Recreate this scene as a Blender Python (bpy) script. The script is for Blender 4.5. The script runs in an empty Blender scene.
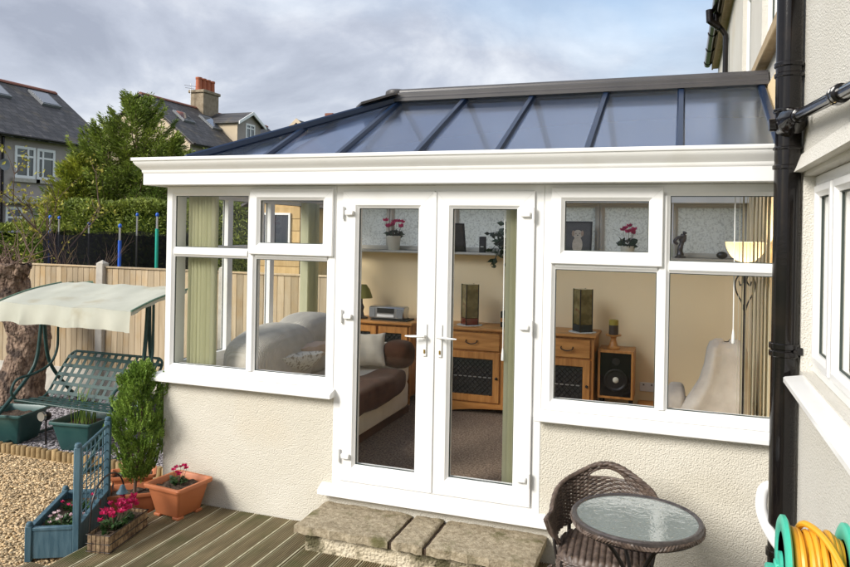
import bpy, math, random
import numpy as np
from mathutils import Vector, Matrix
random.seed(7)
R_ = math.radians
SC = bpy.context.scene
COL = SC.collection

# ---------------------------------------------------------------- camera
YAW, ROLL = R_(19.5), math.atan(.0178)
_F = Vector((-math.sin(YAW), math.cos(YAW), 0)); _R0 = Vector((math.cos(YAW), math.sin(YAW), 0)); _U0 = Vector((0, 0, 1))
_R = _R0*math.cos(ROLL) + _U0*math.sin(ROLL)
_U = _U0*math.cos(ROLL) - _R0*math.sin(ROLL)
cam_d = bpy.data.cameras.new('camera'); cam = bpy.data.objects.new('camera', cam_d); COL.objects.link(cam)
m3 = Matrix((_R, _U, -_F)).transposed()
cam.matrix_world = Matrix.Translation((3.728, -4.5625, 1.779)) @ m3.to_4x4()
cam_d.sensor_width = 36; cam_d.lens = 720/850*36
cam_d.shift_y = -(283.5-231.6)/850
cam_d.clip_start = .05; cam_d.clip_end = 2000
SC.camera = cam

# ---------------------------------------------------------------- sky and sun
SUN_EL, SUN_DIR = R_(31), Vector((-.60, -.80, 0)).normalized()      # SUN_DIR: horizontal direction towards the sun
world = bpy.data.worlds.new('World'); SC.world = world; world.use_nodes = True
wn, wl = world.node_tree.nodes, world.node_tree.links
wn.clear()
w_out = wn.new('ShaderNodeOutputWorld'); w_bg = wn.new('ShaderNodeBackground'); w_bg.inputs['Strength'].default_value = .1
sky = wn.new('ShaderNodeTexSky'); sky.sky_type = 'NISHITA'; sky.sun_disc = False
sky.sun_elevation = SUN_EL; sky.sun_rotation = math.atan2(SUN_DIR.x, SUN_DIR.y)
sky.air_density = 1.2; sky.dust_density = 1.0
geo = wn.new('ShaderNodeTexCoord')
sep = wn.new('ShaderNodeSeparateXYZ'); wl.new(geo.outputs['Generated'], sep.inputs[0])
def wmath(op, a, b=None, clamp=False):
    n = wn.new('ShaderNodeMath'); n.operation = op; n.use_clamp = clamp
    for i, q in enumerate((a, b)):
        if q is None: continue
        if isinstance(q, (int, float)): n.inputs[i].default_value = q
        else: wl.new(q, n.inputs[i])
    return n.outputs[0]
zc = wmath('ADD', wmath('MAXIMUM', sep.outputs[2], 0.0), .30)       # flat cloud layer: direction / height
comb = wn.new('ShaderNodeCombineXYZ')
wl.new(wmath('DIVIDE', sep.outputs[0], zc), comb.inputs[0]); wl.new(wmath('DIVIDE', sep.outputs[1], zc), comb.inputs[1])
def cloud_noise(scale, detail, rough, dist=0.0, off=0.0):
    n = wn.new('ShaderNodeTexNoise'); n.inputs['Scale'].default_value = scale; n.inputs['Detail'].default_value = detail
    n.inputs['Roughness'].default_value = rough; n.inputs['Distortion'].default_value = dist
    mp = wn.new('ShaderNodeMapping'); mp.inputs['Location'].default_value = (off, off*.7, off*.3)
    wl.new(comb.outputs[0], mp.inputs[0]); wl.new(mp.outputs[0], n.inputs['Vector'])
    return n.outputs['Fac']
def wramp(fac, stops):
    r = wn.new('ShaderNodeValToRGB'); e = r.color_ramp.elements
    while len(e) < len(stops): e.new(.5)
    for el, (p, c) in zip(e, stops):
        el.position = p; el.color = (*c, 1)
    wl.new(fac, r.inputs[0]); return r.outputs[0]
cover = wramp(cloud_noise(.6, 5, .5, .2, 3.1), [(.30, (0, 0, 0)), (.50, (1, 1, 1))])
tone = wramp(cloud_noise(1.7, 8, .58, .3, 11.3), [(.33, (.32, .345, .42)), (.48, (.45, .48, .56)), (.66, (.74, .76, .80))])
csc = wn.new('ShaderNodeMix'); csc.data_type = 'RGBA'; csc.blend_type = 'MULTIPLY'; csc.inputs[0].default_value = 1
wl.new(tone, csc.inputs[6]); csc.inputs[7].default_value = (6.5, 6.5, 6.5, 1)
ssc = wn.new('ShaderNodeMix'); ssc.data_type = 'RGBA'; ssc.blend_type = 'MULTIPLY'; ssc.inputs[0].default_value = 1
wl.new(sky.outputs[0], ssc.inputs[6]); ssc.inputs[7].default_value = (1.0, 1.0, 1.0, 1)
cmix = wn.new('ShaderNodeMix'); cmix.data_type = 'RGBA'
wl.new(wmath('MULTIPLY', cover, .93), cmix.inputs[0]); wl.new(ssc.outputs[2], cmix.inputs[6]); wl.new(csc.outputs[2], cmix.inputs[7])
wl.new(cmix.outputs[2], w_bg.inputs['Color']); wl.new(w_bg.outputs[0], w_out.inputs[0])

sun_d = bpy.data.lights.new('sun', 'SUN'); sun_d.energy = 2.45; sun_d.angle = R_(24); sun_d.color = (1, .955, .885)
sun = bpy.data.objects.new('sun', sun_d); COL.objects.link(sun)
to_sun = SUN_DIR*math.cos(SUN_EL) + Vector((0, 0, math.sin(SUN_EL)))
sun.rotation_euler = to_sun.to_track_quat('Z', 'Y').to_euler()
sun.location = (-6, -10, 12)

SC.view_settings.view_transform = 'Standard'; SC.view_settings.look = 'None'
SC.view_settings.exposure = 1.02; SC.view_settings.gamma = 1; SC.view_settings.use_curve_mapping = False
SC.render.engine = 'CYCLES'
cy = SC.cycles
cy.use_denoising = True; cy.max_bounces = 10; cy.diffuse_bounces = 4; cy.glossy_bounces = 4; cy.transmission_bounces = 6
cy.transparent_max_bounces = 24; cy.sample_clamp_indirect = 6; cy.caustics_reflective = False; cy.caustics_refractive = False

# ---------------------------------------------------------------- materials
def mat(name, col, rough=.6, col2=None, nscale=6, ncontrast=(.35, .65), metal=0, spec=.5, bump=None, coat=0, island=0, rnd=0,
        stretch=None, trans=0, vor=None, sheen=0, col3=None, dirt=None, ribs=None):
    m = bpy.data.materials.new(name); m.use_nodes = True
    n, l = m.node_tree.nodes, m.node_tree.links
    b = n['Principled BSDF']
    b.inputs['Roughness'].default_value = rough; b.inputs['Metallic'].default_value = metal
    b.inputs['Specular IOR Level'].default_value = spec; b.inputs['Coat Weight'].default_value = coat
    b.inputs['Sheen Weight'].default_value = sheen
    tc = n.new('ShaderNodeTexCoord'); vec = tc.outputs['Object']
    if rnd:
        oi = n.new('ShaderNodeObjectInfo'); ad = n.new('ShaderNodeVectorMath'); ad.operation = 'MULTIPLY_ADD'
        cb = n.new('ShaderNodeCombineXYZ')
        for i in range(3): l.new(oi.outputs['Random'], cb.inputs[i])
        l.new(cb.outputs[0], ad.inputs[0]); ad.inputs[1].default_value = (37, 51, 23); l.new(vec, ad.inputs[2]); vec = ad.outputs[0]
    if stretch:
        mp = n.new('ShaderNodeMapping'); mp.inputs['Scale'].default_value = stretch; l.new(vec, mp.inputs[0]); svec = mp.outputs[0]
    else: svec = vec
    def noise(sc, det=5, v=None):
        t = n.new('ShaderNodeTexNoise'); t.inputs['Scale'].default_value = sc; t.inputs['Detail'].default_value = det
        l.new(v or svec, t.inputs['Vector']); return t.outputs['Fac']
    def ramp(fac, stops):
        r = n.new('ShaderNodeValToRGB'); e = r.color_ramp.elements
        while len(e) < len(stops): e.new(.5)
        for el, (p, c) in zip(e, stops): el.position = p; el.color = (*c[:3], 1)
        l.new(fac, r.inputs[0]); return r.outputs[0]
    out = None
    if col2 is not None:
        st = [(ncontrast[0], col), (ncontrast[1], col2)]
        if col3 is not None: st = [(ncontrast[0], col), ((ncontrast[0]+ncontrast[1])/2, col3), (ncontrast[1], col2)]
        out = ramp(noise(nscale), st)
    else:
        rgb = n.new('ShaderNodeRGB'); rgb.outputs[0].default_value = (*col, 1); out = rgb.outputs[0]
    if dirt:                                                        # (scale, colour, lo, hi): patches of dirt with their own shape
        mx = n.new('ShaderNodeMix'); mx.data_type = 'RGBA'
        l.new(ramp(noise(dirt[0], 8, vec), [(dirt[2], (0, 0, 0)), (dirt[3], (1, 1, 1))]), mx.inputs[0])
        l.new(out, mx.inputs[6]); mx.inputs[7].default_value = (*dirt[1], 1); out = mx.outputs[2]
    def vary(src, amt, o):
        hs = n.new('ShaderNodeHueSaturation'); mr = n.new('ShaderNodeMapRange')
        l.new(src, mr.inputs[0]); mr.inputs[3].default_value = 1-amt; mr.inputs[4].default_value = 1+amt
        l.new(mr.outputs[0], hs.inputs['Value']); l.new(o, hs.inputs['Color']); return hs.outputs[0]
    if island:
        g = n.new('ShaderNodeNewGeometry'); out = vary(g.outputs['Random Per Island'], island, out)
    if rnd and rnd < 1: out = vary(oi.outputs['Random'], rnd, out)
    l.new(out, b.inputs['Base Color'])
    if bump:
        bp = n.new('ShaderNodeBump'); bp.inputs['Strength'].default_value = bump[1]; bp.inputs['Distance'].default_value = bump[2] if len(bump) > 2 else .01
        if vor:
            v = n.new('ShaderNodeTexVoronoi'); v.inputs['Scale'].default_value = vor; v.feature = 'SMOOTH_F1'; l.new(vec, v.inputs['Vector'])
            ad = n.new('ShaderNodeMath'); ad.operation = 'MULTIPLY_ADD'; l.new(v.outputs['Distance'], ad.inputs[0]); ad.inputs[1].default_value = -.9
            l.new(noise(bump[0], 6), ad.inputs[2]); l.new(ad.outputs[0], bp.inputs['Height'])
        else: l.new(noise(bump[0], 6), bp.inputs['Height'])
        l.new(bp.outputs[0], b.inputs['Normal'])
    if ribs:
        wv_ = n.new('ShaderNodeTexWave'); wv_.wave_type = 'BANDS'; wv_.bands_direction = ribs[1]; wv_.inputs['Scale'].default_value = ribs[0]; wv_.inputs['Distortion'].default_value = 1.2; wv_.inputs['Detail Scale'].default_value = .6
        l.new(vec, wv_.inputs['Vector']); bp = n.new('ShaderNodeBump'); bp.inputs['Strength'].default_value = .7; bp.inputs['Distance'].default_value = .008
        l.new(wv_.outputs['Fac'], bp.inputs['Height']); l.new(bp.outputs[0], b.inputs['Normal'])
    if trans:
        t = n.new('ShaderNodeBsdfTranslucent'); l.new(out, t.inputs[0])
        mx = n.new('ShaderNodeMixShader'); mx.inputs[0].default_value = trans
        l.new(b.outputs[0], mx.inputs[1]); l.new(t.outputs[0], mx.inputs[2])
        l.new(mx.outputs[0], n['Material Output'].inputs[0])
    return m

def front_only(n, l, sock):
    # a thin sheet reflects once: the exit face of the pane adds no reflection
    gm_ = n.new('ShaderNodeNewGeometry'); iv_ = n.new('ShaderNodeMath'); iv_.operation = 'SUBTRACT'; iv_.inputs[0].default_value = 1; l.new(gm_.outputs['Backfacing'], iv_.inputs[1])
    mu_ = n.new('ShaderNodeMath'); mu_.operation = 'MULTIPLY'; l.new(sock, mu_.inputs[0]); l.new(iv_.outputs[0], mu_.inputs[1]); return mu_.outputs[0]
def glass(name, tint=(.92, .95, .94), ior=1.5, rough=0.0, gloss_add=0.0, wav=0.0):
    m = bpy.data.materials.new(name); m.use_nodes = True
    n, l = m.node_tree.nodes, m.node_tree.links; n.clear()
    o = n.new('ShaderNodeOutputMaterial'); t = n.new('ShaderNodeBsdfTransparent'); t.inputs[0].default_value = (*tint, 1)
    g = n.new('ShaderNodeBsdfGlossy'); g.inputs['Roughness'].default_value = rough; g.inputs['Color'].default_value = (1, 1, 1, 1)
    fr = n.new('ShaderNodeFresnel'); fr.inputs[0].default_value = ior
    ad = n.new('ShaderNodeMath'); ad.operation = 'ADD'; ad.use_clamp = True; l.new(fr.outputs[0], ad.inputs[0]); ad.inputs[1].default_value = gloss_add
    if wav:
        tc = n.new('ShaderNodeTexCoord'); no = n.new('ShaderNodeTexNoise'); no.inputs['Scale'].default_value = 1.3; no.inputs['Detail'].default_value = 1
        l.new(tc.outputs['Object'], no.inputs['Vector'])
        bp = n.new('ShaderNodeBump'); bp.inputs['Strength'].default_value = wav; bp.inputs['Distance'].default_value = .02
        l.new(no.outputs[0], bp.inputs['Height']); l.new(bp.outputs[0], g.inputs['Normal'])
    mx = n.new('ShaderNodeMixShader'); l.new(front_only(n, l, ad.outputs[0]), mx.inputs[0]); l.new(t.outputs[0], mx.inputs[1]); l.new(g.outputs[0], mx.inputs[2])
    l.new(mx.outputs[0], o.inputs[0]); return m

def roofsheet(name):
    # twin wall polycarbonate: part clear, part diffusing, with a soft sky reflection on the face that is met first
    m = bpy.data.materials.new(name); m.use_nodes = True
    n, l = m.node_tree.nodes, m.node_tree.links; n.clear()
    o = n.new('ShaderNodeOutputMaterial'); t = n.new('ShaderNodeBsdfTransparent'); t.inputs[0].default_value = (.50, .58, .72, 1)
    tr = n.new('ShaderNodeBsdfTranslucent'); tr.inputs[0].default_value = (.34, .45, .68, 1)
    g = n.new('ShaderNodeBsdfGlossy'); g.inputs['Roughness'].default_value = .12; g.inputs['Color'].default_value = (.78, .85, 1, 1)
    fr = n.new('ShaderNodeFresnel'); fr.inputs[0].default_value = 1.5
    tc = n.new('ShaderNodeTexCoord'); no = n.new('ShaderNodeTexNoise'); no.inputs['Scale'].default_value = 2.0; no.inputs['Detail'].default_value = 6; l.new(tc.outputs['Object'], no.inputs['Vector'])
    mr = n.new('ShaderNodeMapRange'); mr.inputs[1].default_value = .35; mr.inputs[2].default_value = .7; mr.inputs[3].default_value = .09; mr.inputs[4].default_value = .22; l.new(no.outputs[0], mr.inputs[0]); l.new(mr.outputs[0], g.inputs['Roughness'])
    ad = n.new('ShaderNodeMath'); ad.operation = 'ADD'; ad.use_clamp = True; l.new(fr.outputs[0], ad.inputs[0]); ad.inputs[1].default_value = .13
    m0 = n.new('ShaderNodeMixShader'); m0.inputs[0].default_value = .5; l.new(t.outputs[0], m0.inputs[1]); l.new(tr.outputs[0], m0.inputs[2])
    m1 = n.new('ShaderNodeMixShader'); l.new(ad.outputs[0], m1.inputs[0]); l.new(m0.outputs[0], m1.inputs[1]); l.new(g.outputs[0], m1.inputs[2])
    gm_ = n.new('ShaderNodeNewGeometry'); t2 = n.new('ShaderNodeBsdfTransparent'); m2 = n.new('ShaderNodeMixShader')
    l.new(gm_.outputs['Backfacing'], m2.inputs[0]); l.new(m1.outputs[0], m2.inputs[1]); l.new(t2.outputs[0], m2.inputs[2])
    l.new(m2.outputs[0], o.inputs[0]); return m

def frosted(name, col, pattern_scale=9, trans=.75, bump=.6):
    m = bpy.data.materials.new(name); m.use_nodes = True
    n, l = m.node_tree.nodes, m.node_tree.links; n.clear()
    o = n.new('ShaderNodeOutputMaterial'); tr = n.new('ShaderNodeBsdfTranslucent'); g = n.new('ShaderNodeBsdfGlossy'); g.inputs['Roughness'].default_value = .12
    tc = n.new('ShaderNodeTexCoord')
    v = n.new('ShaderNodeTexVoronoi'); v.feature = 'DISTANCE_TO_EDGE'; v.inputs['Scale'].default_value = pattern_scale; l.new(tc.outputs['Object'], v.inputs['Vector'])
    no = n.new('ShaderNodeTexNoise'); no.inputs['Scale'].default_value = pattern_scale*9; no.inputs['Detail'].default_value = 4; l.new(tc.outputs['Object'], no.inputs['Vector'])
    r = n.new('ShaderNodeValToRGB'); e = r.color_ramp.elements
    e[0].position = .36; e[0].color = (*[c*.72 for c in col], 1); e[1].position = .52; e[1].color = (*col, 1); l.new(no.outputs[0], r.inputs[0])
    r2 = n.new('ShaderNodeValToRGB'); e = r2.color_ramp.elements
    e[0].position = .0; e[0].color = (.84, .84, .82, 1); e[1].position = .04; e[1].color = (1, 1, 1, 1); l.new(v.outputs['Distance'], r2.inputs[0])
    mu = n.new('ShaderNodeMix'); mu.data_type = 'RGBA'; mu.blend_type = 'MULTIPLY'; mu.inputs[0].default_value = 1
    l.new(r.outputs[0], mu.inputs[6]); l.new(r2.outputs[0], mu.inputs[7]); l.new(mu.outputs[2], tr.inputs[0])
    bp = n.new('ShaderNodeBump'); bp.inputs['Strength'].default_value = bump; bp.inputs['Distance'].default_value = .01
    l.new(no.outputs[0], bp.inputs['Height']); l.new(bp.outputs[0], g.inputs['Normal'])
    df = n.new('ShaderNodeBsdfDiffuse'); l.new(mu.outputs[2], df.inputs[0])
    m0 = n.new('ShaderNodeMixShader'); m0.inputs[0].default_value = trans; l.new(df.outputs[0], m0.inputs[1]); l.new(tr.outputs[0], m0.inputs[2])
    m1 = n.new('ShaderNodeMixShader'); m1.inputs[0].default_value = .08; l.new(m0.outputs[0], m1.inputs[1]); l.new(g.outputs[0], m1.inputs[2])
    l.new(m1.outputs[0], o.inputs[0]); return m

M = {}
M['render'] = mat('cream_roughcast', (.585, .55, .465), .9, (.645, .615, .54), 2.2, (.3, .7), bump=(125, .62, .010), vor=135, spec=.2, dirt=(1.1, (.57, .50, .38), .60, .84))
M['house_render'] = mat('house_roughcast', (.60, .575, .515), .9, (.66, .64, .585), 1.7, (.3, .7), bump=(120, .6, .010), vor=125, spec=.2, dirt=(.9, (.60, .54, .43), .60, .85))
M['upvc'] = mat('white_upvc', (.80, .80, .79), .28, (.77, .77, .76), 1.2, spec=.5, dirt=(2.6, (.70, .69, .65), .58, .86))
M['upvc_in'] = mat('shaded_white_upvc', (.48, .44, .37), .4)  # white frames seen backlit: their shade is put into this brownish grey
M['seal'] = mat('rubber_seal', (.035, .05, .045), .6)
M['glass'] = glass('window_glass', (.985, .99, .985), 1.33, wav=.12)
M['roof_glass'] = roofsheet('blue_polycarbonate')
M['bar'] = mat('sky_tinted_bar', (.012, .028, .068), .3, metal=.25, spec=.6)  # anthracite aluminium, with the blue sky reflection put into the base colour
M['ridge'] = mat('grey_ridge', (.05, .048, .05), .38, (.066, .062, .062), 3, spec=.5)
M['dark'] = mat('dark_void', (.02, .018, .016), .8)
M['black'] = mat('black_gloss_paint', (.006, .005, .005), .13, (.014, .010, .008), 9, (.5, .75), spec=.4, bump=(40, .10, .004))
M['plaster'] = mat('magnolia_plaster', (.88, .68, .40), .75, (.89, .70, .425), 1.5, bump=(30, .06, .004))
M['carpet'] = mat('brown_carpet', (.12, .083, .062), .95, (.33, .25, .185), 70, (.38, .66), bump=(90, .8, .012), spec=.1)
M['obscure'] = frosted('obscured_glass', (.86, .87, .84), 7)
M['stone'] = mat('sandstone_slab', (.21, .17, .11), .9, (.42, .36, .26), 38, (.3, .7), bump=(90, .8, .008), dirt=(7, (.13, .12, .055), .56, .72), spec=.2)
M['riser'] = mat('stained_riser', (.62, .55, .42), .9, (.50, .43, .30), 6, bump=(52, 1.0, .014), vor=62, dirt=(6, (.10, .09, .05), .50, .62), spec=.15)
M['deck'] = mat('weathered_decking', (.125, .090, .048), .75, (.235, .180, .100), 5, (.3, .68), stretch=(6, .7, 6), bump=(50, .35, .004), rnd=.22, dirt=(2.2, (.10, .10, .045), .54, .70), spec=.35)
M['deck_ridge'] = mat('worn_ridge', (.14, .11, .06), .75, (.265, .215, .125), 6, (.3, .7), stretch=(6, .7, 6), rnd=.2, dirt=(2.2, (.095, .105, .04), .48, .66), spec=.35)
M['deck_edge'] = mat('pale_groove', (.42, .39, .27), .8, (.30, .27, .17), 20, rnd=.15)
M['fence'] = mat('fence_larch', (.36, .28, .18), .85, (.46, .37, .255), 3, (.3, .7), stretch=(9, 9, .8), bump=(60, .25, .004), rnd=.22, dirt=(3.0, (.40, .28, .15), .5, .7), spec=.2)
M['concrete'] = mat('concrete', (.42, .39, .34), .9, (.52, .49, .43), 12, bump=(60, .4, .005), spec=.2)
M['log'] = mat('log_edging', (.22, .145, .06), .9, (.33, .235, .115), 14, bump=(50, .4, .005), rnd=.25)
M['gravel'] = mat('tan_gravel', (.42, .29, .15), .8, (.56, .44, .28), 30, (.35, .65), island=.62, spec=.3)
M['slate'] = mat('slate_chips', (.23, .215, .23), .7, (.36, .335, .35), 25, (.35, .65), island=.55, spec=.3)
M['soil'] = mat('soil', (.045, .028, .018), .95, (.09, .058, .036), 40, bump=(60, 1, .02))
M['lawn'] = mat('rough_lawn', (.05, .085, .02), .95, (.09, .12, .035), 3)
M['terracotta'] = mat('terracotta_plastic', (.50, .17, .07), .5, (.44, .145, .06), 5, bump=(60, .08, .003))
M['teal_pot'] = mat('dark_green_plastic', (.018, .068, .066), .42, (.03, .09, .085), 6)
M['swing'] = mat('green_painted_steel', (.010, .042, .040), .45, (.022, .060, .055), 15, (.4, .7), spec=.35)
M['canopy'] = mat('pale_canvas', (.58, .585, .50), .85, (.50, .51, .43), 3, (.35, .7), bump=(120, .15, .003), trans=.25, dirt=(4, (.46, .43, .32), .56, .76))
M['canopy_trim'] = mat('green_canvas_trim', (.16, .26, .19), .8, trans=.2)
M['blue_wood'] = mat('blue_stained_timber', (.026, .075, .108), .6, (.075, .145, .185), 7, (.3, .7), stretch=(5, 5, .8), bump=(50, .3, .004))
M['wicker'] = mat('brown_wicker', (.045, .031, .025), .5, (.14, .10, .078), 35, (.3, .7), spec=.5)
M['iron'] = mat('dark_iron', (.02, .016, .015), .4, metal=.4)
M['bronze'] = mat('dull_bronze_rim', (.07, .06, .06), .35, (.11, .095, .09), 30, metal=.5)
M['hose'] = mat('yellow_hose', (.72, .36, .025), .42, (.66, .31, .02), 6)
M['reel'] = mat('teal_plastic', (.05, .46, .32), .38, (.06, .50, .36), 4)
M['white_plastic'] = mat('white_plastic', (.78, .78, .77), .35)
M['grey_plastic'] = mat('grey_plastic', (.20, .21, .22), .45)
M['brass'] = mat('brass', (.45, .30, .08), .3, metal=.9)
M['steel'] = mat('steel', (.5, .5, .5), .3, metal=.9)
M['pine'] = mat('honey_pine', (.36, .135, .028), .42, (.60, .28, .075), 4, (.3, .7), stretch=(1.0, 6, 9), bump=(30, .1, .003), spec=.5)
M['pine_v'] = mat('honey_pine_upright', (.34, .125, .026), .42, (.57, .26, .07), 4, (.3, .7), stretch=(8, 6, .9), bump=(30, .1, .003), spec=.5)
M['cord_grey'] = mat('grey_corduroy', (.58, .535, .46), .95, (.66, .61, .53), 12, sheen=.1, ribs=(24, 'Y'), spec=.1)
M['cream_fab'] = mat('cream_fabric', (.62, .55, .43), .95, (.68, .61, .49), 10, bump=(90, .3, .004), sheen=.3, spec=.1)
M['brown_fab'] = mat('brown_suede', (.055, .020, .010), .8, (.095, .038, .020), 6, bump=(70, .3, .004), sheen=.08, spec=.15)
M['pink_fab'] = mat('beige_pink_cushion', (.60, .45, .34), .95, (.64, .49, .38), 9, bump=(90, .3, .004), spec=.1)
M['lace'] = mat('patterned_white_fabric', (.66, .63, .55), .95, (.36, .32, .25), 42, (.52, .6), bump=(70, .3, .004), spec=.1)
M['blind'] = mat('sage_blind_fabric', (.58, .575, .40), .9, (.62, .615, .44), 4, trans=.45, spec=.1, rnd=.06)
M['blind_w'] = mat('cream_blind_fabric', (.72, .68, .55), .9, (.76, .72, .6), 4, trans=.4, spec=.1, rnd=.06)
M['petal'] = mat('magenta_petal', (.52, .012, .09), .6, (.62, .03, .16), 30, island=.35, trans=.3)
M['petal_pale'] = mat('pale_pink_petal', (.75, .50, .55), .6, (.8, .7, .7), 30, island=.2, trans=.3)
M['leaf'] = mat('green_leaf', (.030, .075, .022), .5, (.06, .125, .04), 20, island=.45, trans=.2)
M['leaf_dark'] = mat('dark_leaf', (.012, .03, .012), .45, (.025, .05, .02), 20, island=.4, trans=.15)
M['thuja'] = mat('thuja_foliage', (.12, .22, .03), .6, (.25, .37, .06), 9, (.3, .7), island=.5, trans=.22)
M['conifer'] = mat('conifer_foliage', (.09, .15, .025), .6, (.28, .34, .055), 1.3, (.3, .7), island=.55, trans=.25)
M['hedge'] = mat('hedge_foliage', (.11, .165, .025), .6, (.28, .32, .055), 1.6, (.3, .7), island=.55, trans=.22)
M['golden'] = mat('golden_conifer_foliage', (.16, .21, .025), .6, (.44, .46, .06), 1.3, (.3, .7), island=.5, trans=.25)
M['weld'] = mat('weld_line', (.52, .52, .50), .5)
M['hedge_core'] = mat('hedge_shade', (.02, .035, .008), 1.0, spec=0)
M['bark_slat'] = mat('bark_slat', (.10, .06, .035), .95, (.30, .21, .12), 30, (.35, .65), bump=(60, .8, .008), rnd=.3)
M['twig'] = mat('twig_bark', (.12, .075, .055), .85, (.17, .11, .08), 20)
M['bark'] = mat('rough_bark', (.085, .05, .033), .95, (.33, .23, .165), 22, (.34, .66), stretch=(1, 1, .4), bump=(34, 1.0, .05), vor=26, dirt=(5, (.05, .033, .025), .52, .62))
M['yleaf'] = mat('yellowing_leaf', (.30, .30, .045), .6, (.42, .36, .06), 10, island=.4, trans=.35)
M['harl'] = mat('grey_harled_wall', (.36, .31, .285), .95, (.42, .37, .34), 1.5, bump=(20, .4, .03))
M['cream_wall'] = mat('cream_gable', (.52, .43, .30), .95, (.58, .48, .35), 1.2, bump=(20, .3, .02))
M['slates'] = mat('roof_slates', (.045, .045, .05), .6, (.085, .08, .08), 2.4, (.3, .7), stretch=(1, 2, 1), dirt=(1.1, (.12, .10, .07), .58, .72), bump=(16, .5, .03), island=.35)
M['rtile'] = mat('red_ridge_tile', (.22, .085, .055), .8)
M['chim_pot'] = mat('chimney_pot_clay', (.42, .12, .05), .75, (.35, .1, .045), 8)
M['pane_dark'] = mat('dark_window_pane', (.035, .045, .06), .06, spec=.8)
M['net'] = mat('black_net', (.012, .012, .014), .8)
M['blue_foam'] = mat('blue_sleeve', (.015, .10, .52), .5)
M['green_foam'] = mat('green_sleeve', (.01, .36, .27), .5)
M['tan_wood'] = mat('shed_timber', (.50, .33, .14), .8, (.58, .40, .19), 4, stretch=(6, 6, 1), rnd=.12)
M['gold_glass'] = mat('mottled_amber_glass', (.10, .075, .02), .15, (.24, .19, .07), 9, (.4, .62), dirt=(10, (.16, .03, .012), .58, .68), coat=.3)
M['red_glass'] = mat('dark_red_glass', (.13, .012, .01), .15, coat=.3)
M['lampglass'] = mat('amber_alabaster_glass', (.84, .74, .55), .35, (.86, .78, .62), 5, trans=.4)
M['candle'] = mat('dark_candle_wax', (.05, .03, .02), .5)
M['candle2'] = mat('olive_candle_wax', (.32, .24, .03), .5)
M['photo_dark'] = mat('dark_print', (.025, .02, .015), .4, (.05, .04, .03), 12)
M['photo_dog'] = mat('pale_dog_print', (.40, .33, .24), .5, (.5, .42, .32), 30)
M['photo_tan'] = mat('tan_dog_print', (.26, .17, .10), .5, (.32, .22, .14), 30)
M['stone_brown'] = mat('brown_stone_sill', (.34, .25, .14), .85, (.42, .32, .2), 12)
M['lead'] = mat('lead_flashing', (.30, .30, .31), .6, (.4, .4, .4), 9)
M['pot_white'] = mat('cream_ceramic', (.62, .58, .47), .35)
M['chim'] = mat('chimney_stone', (.22, .17, .11), .9, (.33, .27, .19), 4, bump=(12, .5, .03))
M['car'] = mat('silver_car_paint', (.30, .31, .33), .3, metal=.4, coat=.4)

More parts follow.
